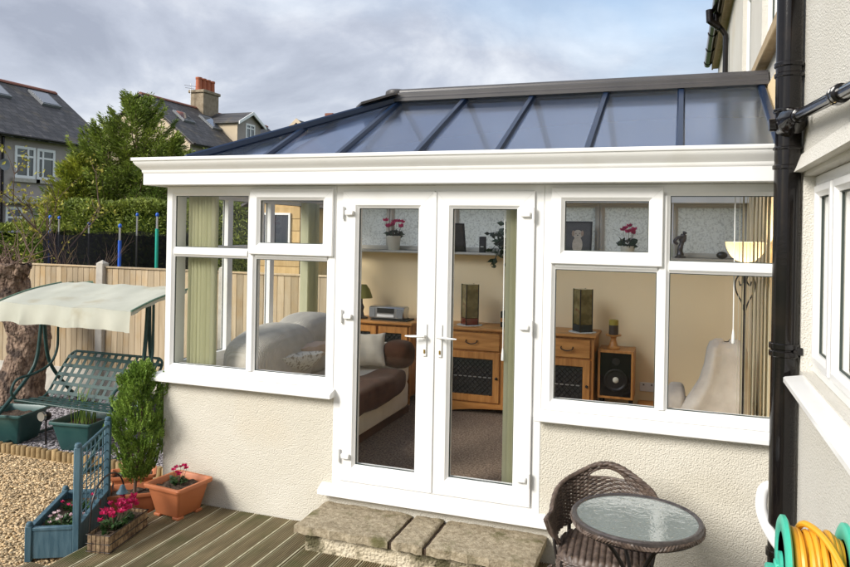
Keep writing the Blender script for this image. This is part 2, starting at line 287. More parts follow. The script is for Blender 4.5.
# ---------------------------------------------------------------- mesh helpers
class MB:
    def __init__(s): s.v = []; s.f = []
    def add(s, vs, fs):
        o = len(s.v); s.v += [tuple(p) for p in vs]; s.f += [tuple(i+o for i in q) for q in fs]; return s
    def box(s, x0, x1, y0, y1, z0, z1, c=0.0):
        if c <= 0:
            return s.add([(x, y, z) for z in (z0, z1) for y in (y0, y1) for x in (x0, x1)],
                         [(0, 2, 3, 1), (4, 5, 7, 6), (0, 1, 5, 4), (2, 6, 7, 3), (0, 4, 6, 2), (1, 3, 7, 5)])
        c = min(c, (x1-x0)*.45, (y1-y0)*.45, (z1-z0)*.45)
        V = {}; vs = []
        for sx in (0, 1):
            for sy in (0, 1):
                for sz in (0, 1):
                    P = (x1 if sx else x0, y1 if sy else y0, z1 if sz else z0); d = (-c if sx else c, -c if sy else c, -c if sz else c)
                    for a in range(3):
                        V[sx, sy, sz, a] = len(vs); vs.append(tuple(P[i]+(0 if i == a else d[i]) for i in range(3)))
        fs = []
        for a in range(3):
            b, e = (a+1) % 3, (a+2) % 3
            for s_ in (0, 1):
                q = []
                for (i, j) in ((0, 0), (1, 0), (1, 1), (0, 1)):
                    k = [0, 0, 0]; k[a] = s_; k[b] = i; k[e] = j; q.append(V[k[0], k[1], k[2], a])
                fs.append(tuple(q) if s_ else tuple(q[::-1]))
            for i in (0, 1):
                for j in (0, 1):                                    # edge along axis a
                    k0 = [0]*3; k1 = [0]*3; k0[b] = k1[b] = i; k0[e] = k1[e] = j; k0[a] = 0; k1[a] = 1
                    q = [V[(*k0, b)], V[(*k1, b)], V[(*k1, e)], V[(*k0, e)]]
                    fs.append(tuple(q) if (i == j) else tuple(q[::-1]))
        for sx in (0, 1):
            for sy in (0, 1):
                for sz in (0, 1):
                    q = [V[sx, sy, sz, a] for a in range(3)]
                    fs.append(tuple(q) if (sx+sy+sz) % 2 else tuple(q[::-1]))
        return s.add(vs, fs)
    def obox(s, c, ax, ay, az, ch=0.0):
        t = MB().box(-1, 1, -1, 1, -1, 1) if ch <= 0 else None
        ax, ay, az, c = Vector(ax), Vector(ay), Vector(az), Vector(c)
        if t is None:
            lx, ly, lz = ax.length, ay.length, az.length
            t = MB().box(-lx, lx, -ly, ly, -lz, lz, ch); t.v = [(p[0]/lx, p[1]/ly, p[2]/lz) for p in t.v]
        return s.add([c+ax*p[0]+ay*p[1]+az*p[2] for p in t.v], t.f)
    def beam(s, a, b, w, h, up=(0, 0, 1), ch=0.0):
        a, b = Vector(a), Vector(b); d = (b-a); y = Vector(up).cross(d).normalized(); z = d.cross(y).normalized()
        return s.obox((a+b)/2, d/2, y*w/2, z*h/2, ch)
    def tube(s, pts, r, n=8, caps=True, flat=1.0, closed=False):
        P = [Vector(p) for p in pts]; m = len(P); rr = r if isinstance(r, (list, tuple)) else [r]*m
        vs = []; prev = None
        for i in range(m):
            if closed: t = P[(i+1) % m]-P[i-1]
            else: t = P[min(i+1, m-1)]-P[max(i-1, 0)]
            t = t.normalized() if t.length > 1e-9 else Vector((0, 0, 1))
            if prev is None:
                u = t.cross(Vector((0, 0, 1)));
                if u.length < 1e-3: u = t.cross(Vector((1, 0, 0)))
                u.normalize()
            else:
                u = prev - t*prev.dot(t); u = u.normalized() if u.length > 1e-6 else t.orthogonal().normalized()
            prev = u; w = t.cross(u)
            for k in range(n):
                a = 2*math.pi*k/n; vs.append(P[i]+u*math.cos(a)*rr[i]+w*math.sin(a)*rr[i]*flat)
        fs = [(i*n+k, i*n+(k+1) % n, (i+1)*n+(k+1) % n, (i+1)*n+k) for i in range(m-1) for k in range(n)]
        if closed: fs += [((m-1)*n+k, (m-1)*n+(k+1) % n, (k+1) % n, k) for k in range(n)]
        elif caps: fs += [tuple(range(n))[::-1], tuple((m-1)*n+k for k in range(n))]
        return s.add(vs, fs)
    def lathe(s, prof, n=24, c=(0, 0, 0), axis='z', sx=1.0, sy=1.0):
        vs = []
        for (r, z) in prof:
            for k in range(n):
                a = 2*math.pi*k/n; p = (r*math.cos(a)*sx, r*math.sin(a)*sy, z)
                if axis == 'x': p = (p[2], p[0], p[1])
                elif axis == 'y': p = (p[0], p[2], p[1])
                vs.append((p[0]+c[0], p[1]+c[1], p[2]+c[2]))
        m = len(prof)
        fs = [(i*n+k, i*n+(k+1) % n, (i+1)*n+(k+1) % n, (i+1)*n+k) for i in range(m-1) for k in range(n)]
        if prof[0][0] > 1e-6: fs.append(tuple(range(n))[::-1])
        if prof[-1][0] > 1e-6: fs.append(tuple((m-1)*n+k for k in range(n)))
        return s.add(vs, fs)
    def grid(s, fn, nu, nv, cu=False, cv=False):
        vs = [fn(i/(nu if cu else nu-1), j/(nv if cv else nv-1)) for i in range(nu) for j in range(nv)]
        fs = [(i*nv+j, ((i+1) % nu)*nv+j, ((i+1) % nu)*nv+(j+1) % nv, i*nv+(j+1) % nv)
              for i in range(nu if cu else nu-1) for j in range(nv if cv else nv-1)]
        return s.add(vs, fs)
    def prism(s, poly, fn, d0, d1):
        n = len(poly)
        vs = [fn(p[0], p[1], d0) for p in poly]+[fn(p[0], p[1], d1) for p in poly]
        return s.add(vs, [tuple(range(n))[::-1], tuple(range(n, 2*n))]+[(i, (i+1) % n, n+(i+1) % n, n+i) for i in range(n)])
    def frame(s, u0, u1, v0, v1, prof, fn):
        # sweep a profile [(inset, depth)] round a rectangle; fn(u, v, depth) -> point
        n = len(prof); vs = []
        for (cu, cv, du, dv) in ((u0, v0, 1, 1), (u1, v0, -1, 1), (u1, v1, -1, -1), (u0, v1, 1, -1)):
            for (i, d) in prof: vs.append(fn(cu+du*i, cv+dv*i, d))
        return s.add(vs, [(k*n+i, ((k+1) % 4)*n+i, ((k+1) % 4)*n+(i+1) % n, k*n+(i+1) % n) for k in range(4) for i in range(n)])
    def blob(s, c, r, n=16, m=10, f=None):
        def fn(u, v):
            a = 2*math.pi*u; b = math.pi*v
            d = Vector((math.cos(a)*math.sin(b), math.sin(a)*math.sin(b), math.cos(b)))
            k = f(d) if f else 1
            return (c[0]+d.x*r[0]*k, c[1]+d.y*r[1]*k, c[2]+d.z*r[2]*k)
        return s.grid(fn, n, m, cu=True)
    def super(s, c, r, e=.35, n=28, m=18, f=None):
        # rounded-box pillow: superellipsoid; f(x, y, z in -1..1) -> scaled point
        sp = lambda w, p: math.copysign(abs(w)**p, w)
        def fn(u, v):
            a = 2*math.pi*u; b = math.pi*v-math.pi/2
            x = sp(math.cos(b), e)*sp(math.cos(a), e); y = sp(math.cos(b), e)*sp(math.sin(a), e); z = sp(math.sin(b), e)
            if f: x, y, z = f(x, y, z)
            return (c[0]+x*r[0], c[1]+y*r[1], c[2]+z*r[2])
        return s.grid(fn, n, m, cu=True)

OFF = {}
def mesh_of(mb, name, m, off=(0, 0, 0), smooth=None):
    me = bpy.data.meshes.new(name)
    if any(off): v = [(p[0]-off[0], p[1]-off[1], p[2]-off[2]) for p in mb.v]
    else: v = [tuple(p) for p in mb.v]
    me.from_pydata(v, [], mb.f); me.update()
    if smooth is not None:
        me.shade_smooth(); me.set_sharp_from_angle(angle=R_(smooth))
    if m: me.materials.append(M[m] if isinstance(m, str) else m)
    return me
def fix_normals(me):
    import bmesh
    b = bmesh.new(); b.from_mesh(me); bmesh.ops.recalc_face_normals(b, faces=b.faces); b.to_mesh(me); b.free()
def part(name, mb, m, parent, smooth=40, stuff=False, recalc=True):
    off = OFF.get(parent.name, (0, 0, 0))
    me = mesh_of(mb, name, m, off, None)
    if recalc: fix_normals(me)
    if smooth: me.shade_smooth(); me.set_sharp_from_angle(angle=R_(smooth))
    o = bpy.data.objects.new(name, me); COL.objects.link(o); o.parent = parent; OFF[o.name] = off
    if stuff: o['kind'] = 'stuff'
    return o
def inst(name, me, parent, loc, rot=(0, 0, 0), scale=(1, 1, 1)):
    off = OFF.get(parent.name, (0, 0, 0))
    o = bpy.data.objects.new(name, me); COL.objects.link(o); o.parent = parent
    o.location = (loc[0]-off[0], loc[1]-off[1], loc[2]-off[2]); o.rotation_euler = rot; o.scale = scale; return o
def tag(o, label, cat, group=None):
    o['label'] = label; o['category'] = cat
    if group: o['group'] = group
    return o
def thing(name, label, cat, loc=(0, 0, 0), group=None, local=False, rot=0):
    o = bpy.data.objects.new(name, None); COL.objects.link(o); o.location = loc; o.rotation_euler = (0, 0, rot); o.empty_display_size = .1
    OFF[o.name] = (0, 0, 0) if local else tuple(loc)
    return tag(o, label, cat, group)
def solo(name, mb, m, label, cat, loc, smooth=40, group=None, local=False):
    me = mesh_of(mb, name, m, (0, 0, 0) if local else loc); fix_normals(me)
    if smooth: me.shade_smooth(); me.set_sharp_from_angle(angle=R_(smooth))
    o = bpy.data.objects.new(name, me); COL.objects.link(o); o.location = loc; OFF[o.name] = (0, 0, 0) if local else tuple(loc)
    return tag(o, label, cat, group)
def struct(name, mb, m, kind='structure', smooth=None, loc=(0, 0, 0)):
    me = mesh_of(mb, name, m, loc)
    if smooth: me.shade_smooth(); me.set_sharp_from_angle(angle=R_(smooth))
    o = bpy.data.objects.new(name, me); COL.objects.link(o); o.location = loc; OFF[o.name] = tuple(loc); o['kind'] = kind; return o
def copy_tree(o, parent=None):
    c = o.copy(); COL.objects.link(c); c.parent = parent; OFF[c.name] = OFF.get(o.name, (0, 0, 0))
    for ch in list(o.children): copy_tree(ch, c)
    return c
def np_mesh(name, V, F, m, smooth=False):
    me = bpy.data.meshes.new(name); nv, nf, k = len(V), len(F), F.shape[1]
    me.vertices.add(nv); me.vertices.foreach_set('co', np.ascontiguousarray(V, dtype=np.float32).ravel())
    me.loops.add(nf*k); me.loops.foreach_set('vertex_index', np.ascontiguousarray(F, dtype=np.int32).ravel())
    me.polygons.add(nf); me.polygons.foreach_set('loop_start', np.arange(nf, dtype=np.int32)*k)
    me.update(calc_edges=True); me.validate()
    me.materials.append(M[m]); return me
def arc(c, r, a0, a1, n, plane='xz'):
    out = []
    for i in range(n+1):
        a = a0+(a1-a0)*i/n; p, q = r*math.cos(a), r*math.sin(a)
        out.append((c[0]+p, c[1], c[2]+q) if plane == 'xz' else (c[0], c[1]+p, c[2]+q) if plane == 'yz' else (c[0]+p, c[1]+q, c[2]))
    return out
def spline(pts, n=8):
    P = [Vector(p) for p in pts]; out = []
    for i in range(len(P)-1):
        p0 = P[max(i-1, 0)]; p1 = P[i]; p2 = P[i+1]; p3 = P[min(i+2, len(P)-1)]
        for k in range(n):
            t = k/n; out.append(.5*((2*p1)+(p2-p0)*t+(2*p0-5*p1+4*p2-p3)*t*t+(3*p1-p0-3*p2+p3)*t**3))
    out.append(P[-1]); return out
rng = np.random.default_rng(11)
# ================================================================ SETTING
GZ = -.40
g = MB().box(-160, 160, -120, 200, GZ-1, GZ-.03); struct('ground', g, 'lawn')
g = MB().add([(-3.2, -7, GZ-.012), (.20, -7, GZ-.012), (.20, .62, GZ-.012), (-3.2, .62, GZ-.012)], [(0, 1, 2, 3)])
struct('gravel_path', g, 'gravel')
g = MB().add([(-8, .62, GZ-.012), (0.0, .62, GZ-.012), (0.0, 2.72, GZ-.012), (-8, 2.72, GZ-.012)], [(0, 1, 2, 3)])
struct('slate_bed', g, 'slate')
def stones(name, m, x0, x1, y0, y1, n, s0, s1, flat, keep=None, seed=3):
    r = np.random.default_rng(seed)
    x = r.uniform(x0, x1, n); y = r.uniform(y0, y1, n)
    if keep is not None:
        k = keep(x, y); x, y = x[k], y[k]; n = len(x)
    base = np.array([(math.cos(a)*b, math.sin(a)*b, z) for z, b in ((-.45, .7), (.1, 1.0), (.55, .55)) for a in (0, 1.257, 2.513, 3.77, 5.027)]+[(0, 0, .72)])
    F = []
    for i in range(2):
        for k in range(5):
            a, b_, c, d = i*5+k, i*5+(k+1) % 5, (i+1)*5+(k+1) % 5, (i+1)*5+k; F += [(a, b_, c), (a, c, d)]
    F += [(10+k, 10+(k+1) % 5, 15) for k in range(5)]; F = np.array(F)
    s = r.uniform(s0, s1, n)*(r.random(n)**.5*.6+.6)
    V = base[None]*(1+r.uniform(-.28, .28, (n, 16, 3)))
    V = V*np.stack([s, s*r.uniform(.6, 1, n), s*r.uniform(flat*.7, flat*1.2, n)], 1)[:, None, :]
    a = r.uniform(0, 6.283, n); t = r.uniform(-.5, .5, n)
    ca, sa, ct, st = np.cos(a), np.sin(a), np.cos(t), np.sin(t)
    X, Yv, Zv = V[..., 0], V[..., 1], V[..., 2]
    Y2 = Yv*ct[:, None]-Zv*st[:, None]; Z2 = Yv*st[:, None]+Zv*ct[:, None]
    V = np.stack([X*ca[:, None]-Y2*sa[:, None]+x[:, None], X*sa[:, None]+Y2*ca[:, None]+y[:, None], Z2+GZ-.006+r.uniform(-.004, .006, n)[:, None]], -1)
    FF = (F[None]+(np.arange(n)*16)[:, None, None]).reshape(-1, 3)
    me = np_mesh(name, V.reshape(-1, 3), FF, m); o = bpy.data.objects.new(name, me); COL.objects.link(o); o['kind'] = 'stuff'
    return tag(o, {'gravel': 'tan and brown pea gravel covering the path beside the decking', 'slate_chippings': 'grey purple slate chippings spread under the swing seat'}[name], 'gravel')
stones('gravel', 'gravel', -2.6, .16, -1.75, .56, 30000, .008, .0155, .62)
stones('slate_chippings', 'slate', -4.9, -.02, .68, 2.66, 24000, .012, .024, .4, seed=5)

# --- log roll edging: one low post after another
edg = thing('log_roll_edging', 'low row of half round log stakes dividing tan gravel from grey slate', 'edging', (-1.4, .62, GZ))
lg = []
for k in range(3):
    mb = MB().lathe([(.0001, .085-.004*k), (.024, .085-.004*k), (.03, .078-.004*k), (.031, -.05)], 10); me = mesh_of(mb, 'log_stake', 'log'); fix_normals(me); me.shade_smooth(); me.set_sharp_from_angle(angle=R_(45)); lg.append(me)
x = -2.85
while x < -.12:
    inst('log_stake', lg[random.randrange(3)], edg, (x, .62+random.uniform(-.004, .004), GZ+random.uniform(-.006, .004)), (0, 0, random.uniform(0, 6))); x += .0625

# --- decking
DZ = -.30
dk = MB().box(.14, 4.32, -6.4, -.001, GZ-.02, DZ-.026); deck = struct('deck', dk, 'dark')
def board_mesh(L, name):
    W = .140; top = [(0, -.024), (0, -.003), (.002, 0)]
    x = .0075
    top += [(x, 0)]
    ng = 8; step = (W-2*x)/ng
    for k in range(ng):
        a = x+k*step; top += [(a+.0005, -.007), (a+step*.42, -.007), (a+step*.5, 0), (a+step, 0)]
    top += [(W-.002, 0), (W, -.003), (W, -.024)]
    n = len(top); vs = [(p[0], 0, p[1]) for p in top]+[(p[0], -L, p[1]) for p in top]
    fs = [(i, i+1, n+i+1, n+i) for i in range(n-1)]+[tuple(range(n))[::-1], tuple(range(n, 2*n))]
    me = bpy.data.meshes.new(name); me.from_pydata(vs, [], fs); me.update(); fix_normals(me)
    me.materials.append(M['deck']); me.materials.append(M['deck_edge']); me.materials.append(M['deck_ridge'])
    pm = [0]*len(fs)
    for i in range(n-1):
        if top[i][1] == 0 and top[i+1][1] == 0 and (i < 5 or i > n-6): pm[i] = 1
        elif top[i][1] == 0 and top[i+1][1] == 0: pm[i] = 2
    me.polygons.foreach_set('material_index', pm); return me
bm_l, bm_s = board_mesh(2.9, 'deck_board'), board_mesh(3.4, 'deck_board')
x = .125
while x < 4.19:
    inst('deck_board', bm_l, deck, (x, -.006-random.random()*.004, DZ+random.uniform(-.0015, .0015)))
    inst('deck_board', bm_s, deck, (x, -2.915, DZ+random.uniform(-.0015, .0015))); x += .1465
for q in (-.022,): inst('deck_board', bm_s, deck, (q, -1.17, DZ-.004))
dk2 = MB().box(-.03, .135, -6.4, -1.18, GZ-.02, DZ-.031); part('joist', dk2, 'deck', deck)

# ================================================================ CONSERVATORY
cons = thing('conservatory', 'white framed lean to glass conservatory with cream roughcast base and blue tinted roof', 'conservatory', (2.1, 1.3, GZ))
F_FRONT = lambda u, v, d: (u, d, v)
F_LEFT = lambda u, v, d: (d, u, v)
def prof(w, y0, y1, bead=True):
    p = [(0, y1), (0, y0+.004), (.004, y0)]
    p += [(w-.022, y0), (w-.010, y0+.011), (w, y0+.017)] if bead else [(w-.004, y0), (w, y0+.004)]
    return p+[(w, y1)]
def box_fn(mb, fn, u0, u1, v0, v1, d0, d1, c=0):
    t = MB().box(u0, u1, v0, v1, d0, d1, c); mb.add([fn(*p) for p in t.v], t.f); return mb
def pane(parent, fn, u0, u1, v0, v1, d, m='glass', name='pane'):
    p = part(name, box_fn(MB(), fn, u0-.006, u1+.006, v0-.006, v1+.006, d, d+.022), m, parent, smooth=None)
    s = MB().frame(u0-.002, u1+.002, v0-.002, v1+.002, [(0, d-.003), (.007, d-.003), (.007, d+.003), (0, d+.003)], fn)
    part('seal', s, 'seal', parent, smooth=None); return p
# dwarf wall
poly = [(0, GZ-.05), (4.33, GZ-.05), (4.33, .606), (2.915, .606), (2.915, -.062), (1.45, -.062), (1.45, .606), (0, .606)]
dw = MB().prism(poly, lambda a, b, d: (a, d, b), .004, .24)
dw.box(.0, .22, .2405, 2.95, GZ-.05, .598)
part('dwarf_wall', dw, 'render', cons, smooth=None)
# cills
def cill(x0, x1, z0=.608, z1=.662, out=.075):
    p = [(.06, z0), (-.004, z0), (-out, z0-.004), (-out-.004, z0), (-out-.004, z0+.026), (-out+.004, z0+.034), (-.01, z1-.001), (.06, z1)]
    return MB().prism(p, lambda a, b, d: (d, a, b), x0, x1)
w_l = part('window_frame', MB().frame(0, 1.448, .663, 2.092, prof(.072, 0, .07), F_FRONT), 'upvc', cons)
part('cill', cill(-.065, 1.462), 'upvc', w_l)
w_r = part('window_frame', MB().frame(2.916, 4.325, .663, 2.092, prof(.072, 0, .07), F_FRONT), 'upvc', cons)
part('cill', cill(2.885, 4.33), 'upvc', w_r)
def mull(mb, fn, u0, u1, v0, v1):
    c = .014
    mb.prism([(0, .068), (0, .017), (.010, .011), (.020, 0), (u1-u0-.020, 0), (u1-u0-.010, .011), (u1-u0, .017), (u1-u0, .068)], lambda a, b, d: fn(u0+a, d, b), v0, v1)
def trans(mb, fn, u0, u1, v0, v1):
    mb.prism([(0, .066), (0, .018), (.010, .012), (.020, .001), (v1-v0-.020, .001), (v1-v0-.010, .012), (v1-v0, .018), (v1-v0, .066)], lambda a, b, d: fn(d, v0+a, b), u0, u1)
mb = MB(); mull(mb, F_FRONT, .72, .795, .73, 2.022); trans(mb, F_FRONT, .07, .722, 1.556, 1.628); trans(mb, F_FRONT, .793, 1.378, 1.556, 1.628)
part('mullion', mb, 'upvc', w_l)
mb = MB(); mull(mb, F_FRONT, 3.60, 3.672, .73, 2.022); trans(mb, F_FRONT, 2.986, 3.602, 1.556, 1.628); trans(mb, F_FRONT, 3.67, 4.257, 1.556, 1.628)
part('mullion', mb, 'upvc', w_r)
def welds(par, u0, u1, v0, v1, w, y):
    # mitre weld seams at the four corners of a sash
    for (cu, cv, du, dv) in ((u0, v0, 1, 1), (u1, v0, -1, 1), (u1, v1, -1, -1), (u0, v1, 1, -1)):
        a_ = Vector((cu+du*.008, y, cv+dv*.008)); b_ = Vector((cu+du*(w-.024), y, cv+dv*(w-.024)))
        part('weld_line', MB().beam(a_, b_, .0014, .0008, (0, 0, 1)), 'weld', par, smooth=None)
def casement(par, u0, u1, v0, v1, gu0, gu1, gv0, gv1):
    # sash sits a little proud of the frame
    w = gu0-u0
    s = MB().frame(u0, u1, v0, v1, prof(w, -.022, .05), F_FRONT)
    c = part('casement', s, 'upvc', par); pane_d = .012
    part('pane', box_fn(MB(), F_FRONT, u0+w-.005, u1-w+.005, v0+w-.005, v1-w+.005, pane_d, pane_d+.02), 'glass', par, smooth=None)
    part('seal', MB().frame(u0+w-.002, u1-w+.002, v0+w-.002, v1-w+.002, [(0, pane_d-.004), (.007, pane_d-.004), (.007, pane_d+.003), (0, pane_d+.003)], F_FRONT), 'seal', par, smooth=None)
    welds(c, u0, u1, v0, v1, w, -.022)
    return c
casement(w_l, .752, 1.432, 1.592, 2.070, .835, 0, 0, 0)
casement(w_r, 2.962, 3.632, 1.592, 2.070, 3.045, 0, 0, 0)
pane(w_l, F_FRONT, .072, .72, 1.628, 2.02, .025); pane(w_l, F_FRONT, .072, .72, .735, 1.556, .025); pane(w_l, F_FRONT, .795, 1.376, .735, 1.556, .025)
pane(w_r, F_FRONT, 2.988, 3.60, .735, 1.556, .025); pane(w_r, F_FRONT, 3.672, 4.253, .735, 1.556, .025); pane(w_r, F_FRONT, 3.672, 4.253, 1.628, 2.02, .025)
# doors
mb = MB().frame(1.449, 2.915, -.0, 2.0925, prof(.058, .001, .07, False), F_FRONT)
d_fr = part('door_frame', mb, 'upvc', cons)
part('threshold', cill(1.375, 2.975, -.062, -.0005, .07), 'upvc', d_fr)
def door(u0, u1, side):
    lf = part('door', MB().frame(u0, u1, .034, 2.052, prof(.118, -.016, .055), F_FRONT), 'upvc', cons)
    part('pane', box_fn(MB(), F_FRONT, u0+.112, u1-.112, .146, 1.940, .016, .040), 'glass', lf, smooth=None)
    part('seal', MB().frame(u0+.116, u1-.116, .150, 1.936, [(0, .010), (.007, .010), (.007, .018), (0, .018)], F_FRONT), 'seal', lf, smooth=None)
    welds(lf, u0, u1, .034, 2.052, .118, -.016)
    hx = u0+.028 if side < 0 else u1-.028                                 # hinges on the outer edge
    for z in (1.90, 1.18, .21):
        h = MB().tube([(hx+.022*side, -.03, z-.045), (hx+.022*side, -.03, z+.045)], .009, 10)
        h.box(min(hx, hx-.055*side)-.004, max(hx, hx-.055*side)+.004, -.04, -.0165, z-.018, z+.018, .006)
        part('hinge', h, 'upvc', lf)
    px = u1-.052 if side < 0 else u0+.052
    hd = MB().box(px-.015, px+.015, -.026, -.0165, .945, 1.165, .006)
    part('handle_plate', hd, 'white_plastic', lf)
    z = 1.083
    lv = MB().tube([(px, -.026, z), (px, -.062, z)], .010, 10)
    tip = px+.125*side
    lv.tube(spline([(px-.008*side, -.060, z), (px+.02*side, -.066, z), (px+.08*side, -.068, z-.003), (tip, -.062, z-.004)], 4), [.011]*8+[.010, .009, .008, .007, .006][:5], 10, flat=.75)
    part('handle', lv, 'white_plastic', lf)
    k = MB().box(px-.006, px+.006, -.032, -.0262, .965, .992, .003); part('lock', k, 'brass', lf)
    return lf
door(1.508, 2.184, -1); door(2.188, 2.857, 1)
part('meeting_strip', MB().box(2.172, 2.200, -.024, -.0165, .04, 2.045, .004), 'upvc', d_fr)
# left side glazing
w_s = part('window_frame', MB().frame(.071, 2.74, .663, 2.092, prof(.072, 0, .07), F_LEFT), 'upvc', cons)
part('cill', MB().box(-.07, .06, .0, 2.9, .60, .662, .01), 'upvc', w_s)
mb = MB()
ys = [.143, .74, 1.42, 2.10, 2.668]
for y in (.74, 1.42, 2.10): mull(mb, F_LEFT, y-.036, y+.036, .735, 2.02)
for a, b in zip(ys[:-1], ys[1:]): trans(mb, F_LEFT, a+(.034 if a > .2 else 0), b-(.034 if b < 2.6 else 0), 1.556, 1.628)
part('mullion', mb, 'upvc', w_s)
for a, b in zip(ys[:-1], ys[1:]):
    a2, b2 = a+(.036 if a > .2 else 0), b-(.036 if b < 2.6 else 0)
    pane(w_s, F_LEFT, a2, b2, .735, 1.556, .025); pane(w_s, F_LEFT, a2, b2, 1.628, 2.02, .025)
# back wall with high obscured windows
part('back_wall', MB().box(.221, 4.33, 2.75, 2.95, GZ-.05, 1.545), 'plaster', cons, smooth=None)
part('back_beam', MB().box(0, 4.33, 2.76, 2.95, 2.10, 2.29), 'plaster', cons, smooth=None)
part('corner_pillar', MB().box(.002, .2205, 2.745, 2.949, .599, 2.099), 'plaster', cons, smooth=None)
bs = part('back_sill', MB().box(.2215, 4.325, 2.62, 2.90, 1.546, 1.572, .006), 'upvc_in', cons)
bx_ = [.222, .705, 1.45, 2.20, 2.97, 3.66, 4.325]
for a, b in zip(bx_[:-1], bx_[1:]):
    F_B = lambda u, v, d: (u, 2.80+d, v)
    f = part('back_window', MB().frame(a+.002, b-.002, 1.5735, 2.098, prof(.045, 0, .07), F_B), 'upvc_in', cons)
    part('pane', MB().add([F_B(a+.04, 1.612, .03), F_B(b-.04, 1.612, .03), F_B(b-.04, 2.06, .03), F_B(a+.04, 2.06, .03)], [(0, 1, 2, 3)]), 'obscure', f, smooth=None)
# right inner wall
part('inner_wall', MB().box(4.318, 4.334, .0705, 2.7495, .0, 2.9), 'plaster', cons, smooth=None)
part('carpet', MB().box(.222, 4.317, .072, 2.749, -.03, .002), 'carpet', cons, smooth=None)
part('subfloor', MB().box(.2225, 4.329, .241, 2.7495, GZ-.04, -.031), 'concrete', cons, smooth=None)
part('skirting', MB().box(.24, 4.31, 2.735, 2.7495, .003, .11, .004), 'upvc_in', cons)
# fascia / gutter swept along the front and left eaves
fp = [(-.10, 2.0935), (.117, 2.0935), (.122, 2.098), (.122, 2.180), (.127, 2.187), (.130, 2.194), (.131, 2.206), (.146, 2.226), (.165, 2.244), (.175, 2.262), (.177, 2.272),
      (.184, 2.274), (.186, 2.279), (.186, 2.294), (.182, 2.298), (.13, 2.298), (.13, 2.27), (-.10, 2.27)]
vs = []; n = len(fp)
for (d, z) in fp: vs.append((4.328, -d, z))
for (d, z) in fp: vs.append((-d, -d, z))
for (d, z) in fp: vs.append((-d, 2.74+d, z))
for (d, z) in fp: vs.append((4.328, 2.74+d, z))
fa = MB().add(vs, [(s*n+i, s*n+(i+1) % n, (s+1)*n+(i+1) % n, (s+1)*n+i) for s in range(3) for i in range(n)]+[tuple(range(n)), tuple(range(3*n, 4*n))[::-1]])
fas = part('fascia', fa, 'upvc', cons, smooth=25)
part('fascia_cap', MB().box(-.1885, -.1865, -.1885, .02, 2.2745, 2.299), 'upvc', fas, smooth=None)
part('end_flashing', MB().box(4.318, 4.3295, -.20, .0, 2.07, 2.36, .003), 'lead', cons, smooth=None)
# roof
S_ = .5; E0 = .10; RY = 1.37; zr = lambda y: 2.224+y*S_
xs = [.10, .78, 1.385, 1.99, 2.57, 3.16, 3.72, 4.28]
def slope(fn, xs, xmax=None, second=None):
    for a, b in zip(xs[:-1], xs[1:]):
        A, B = a+.012, b-.012
        top = lambda x: min(RY, x) if second is None else min(RY, x, second-x)
        us = sorted({A, B} | {k for k in ((RY,) if second is None else (RY, second-RY)) if A < k < B})
        pts = [(A, E0), (B, E0)]+[(u, top(u)) for u in us[::-1]]
        o = []
        for q in pts:
            if not o or (abs(q[0]-o[-1][0])+abs(q[1]-o[-1][1])) > 1e-4: o.append(q)
        if abs(o[-1][0]-o[0][0])+abs(o[-1][1]-o[0][1]) < 1e-4: o.pop()
        if len(o) < 3: continue
        part('roof_pane', MB().prism(o, lambda u, y, d: fn(u, y, zr(y)+d), -.012, .012), 'roof_glass', cons, smooth=None)
    for x in xs[1:-1] if second else xs[1:]:
        t = min(RY, x) if second is None else min(RY, x, second-x)
        if t < E0+.1: continue
        mb = MB().prism([(-.027, .014), (-.027, .03), (-.016, .052), (.016, .052), (.027, .03), (.027, .014)], lambda a, b, d: fn(x+a, d, zr(d)+b), E0-.01, t-.05)
        part('glazing_bar', mb, 'bar', cons, smooth=None)
slope(lambda u, y, z: (u, y, z), xs)
slope(lambda u, y, z: (u, 2.74-y, z), xs)
slope(lambda u, y, z: (y, u, z), [.10, .5, 1.0, 1.74, 2.24, 2.64], second=2.74)
for sy in (1, -1):
    fy = (lambda y: y) if sy > 0 else (lambda y: 2.74-y)
    a, b = Vector((E0-.01, fy(E0-.01), zr(E0)+.034)), Vector((RY+.0, fy(RY-.01), zr(RY)+.034))
    part('hip_bar', MB().beam(a, b, .17, .06, ch=.012), 'bar', cons, smooth=None)
rp = [(-.135, 2.905), (-.135, 2.93), (-.115, 2.945), (-.112, 2.952), (-.112, 2.978), (-.10, 2.985), (-.085, 2.99), (-.082, 3.005), (-.06, 3.022), (-.02, 3.026)]
rp = rp+[(-p[0], p[1]) for p in rp[::-1]]
rg = part('ridge', MB().prism(rp, lambda a, b, d: (d, RY+a, b), 1.33, 4.325), 'ridge', cons, smooth=None)
part('ridge_end', MB().lathe([(.0001, 3.03), (.08, 3.026), (.1, 3.01), (.105, 2.965), (.09, 2.94)], 20, (1.34, RY, 0)), 'ridge', rg)
part('hip_plate', MB().obox((1.22, 1.20, 2.915), (.13, .09, .055), (-.07, .10, .0), (0, 0, .010)), 'ridge', rg)

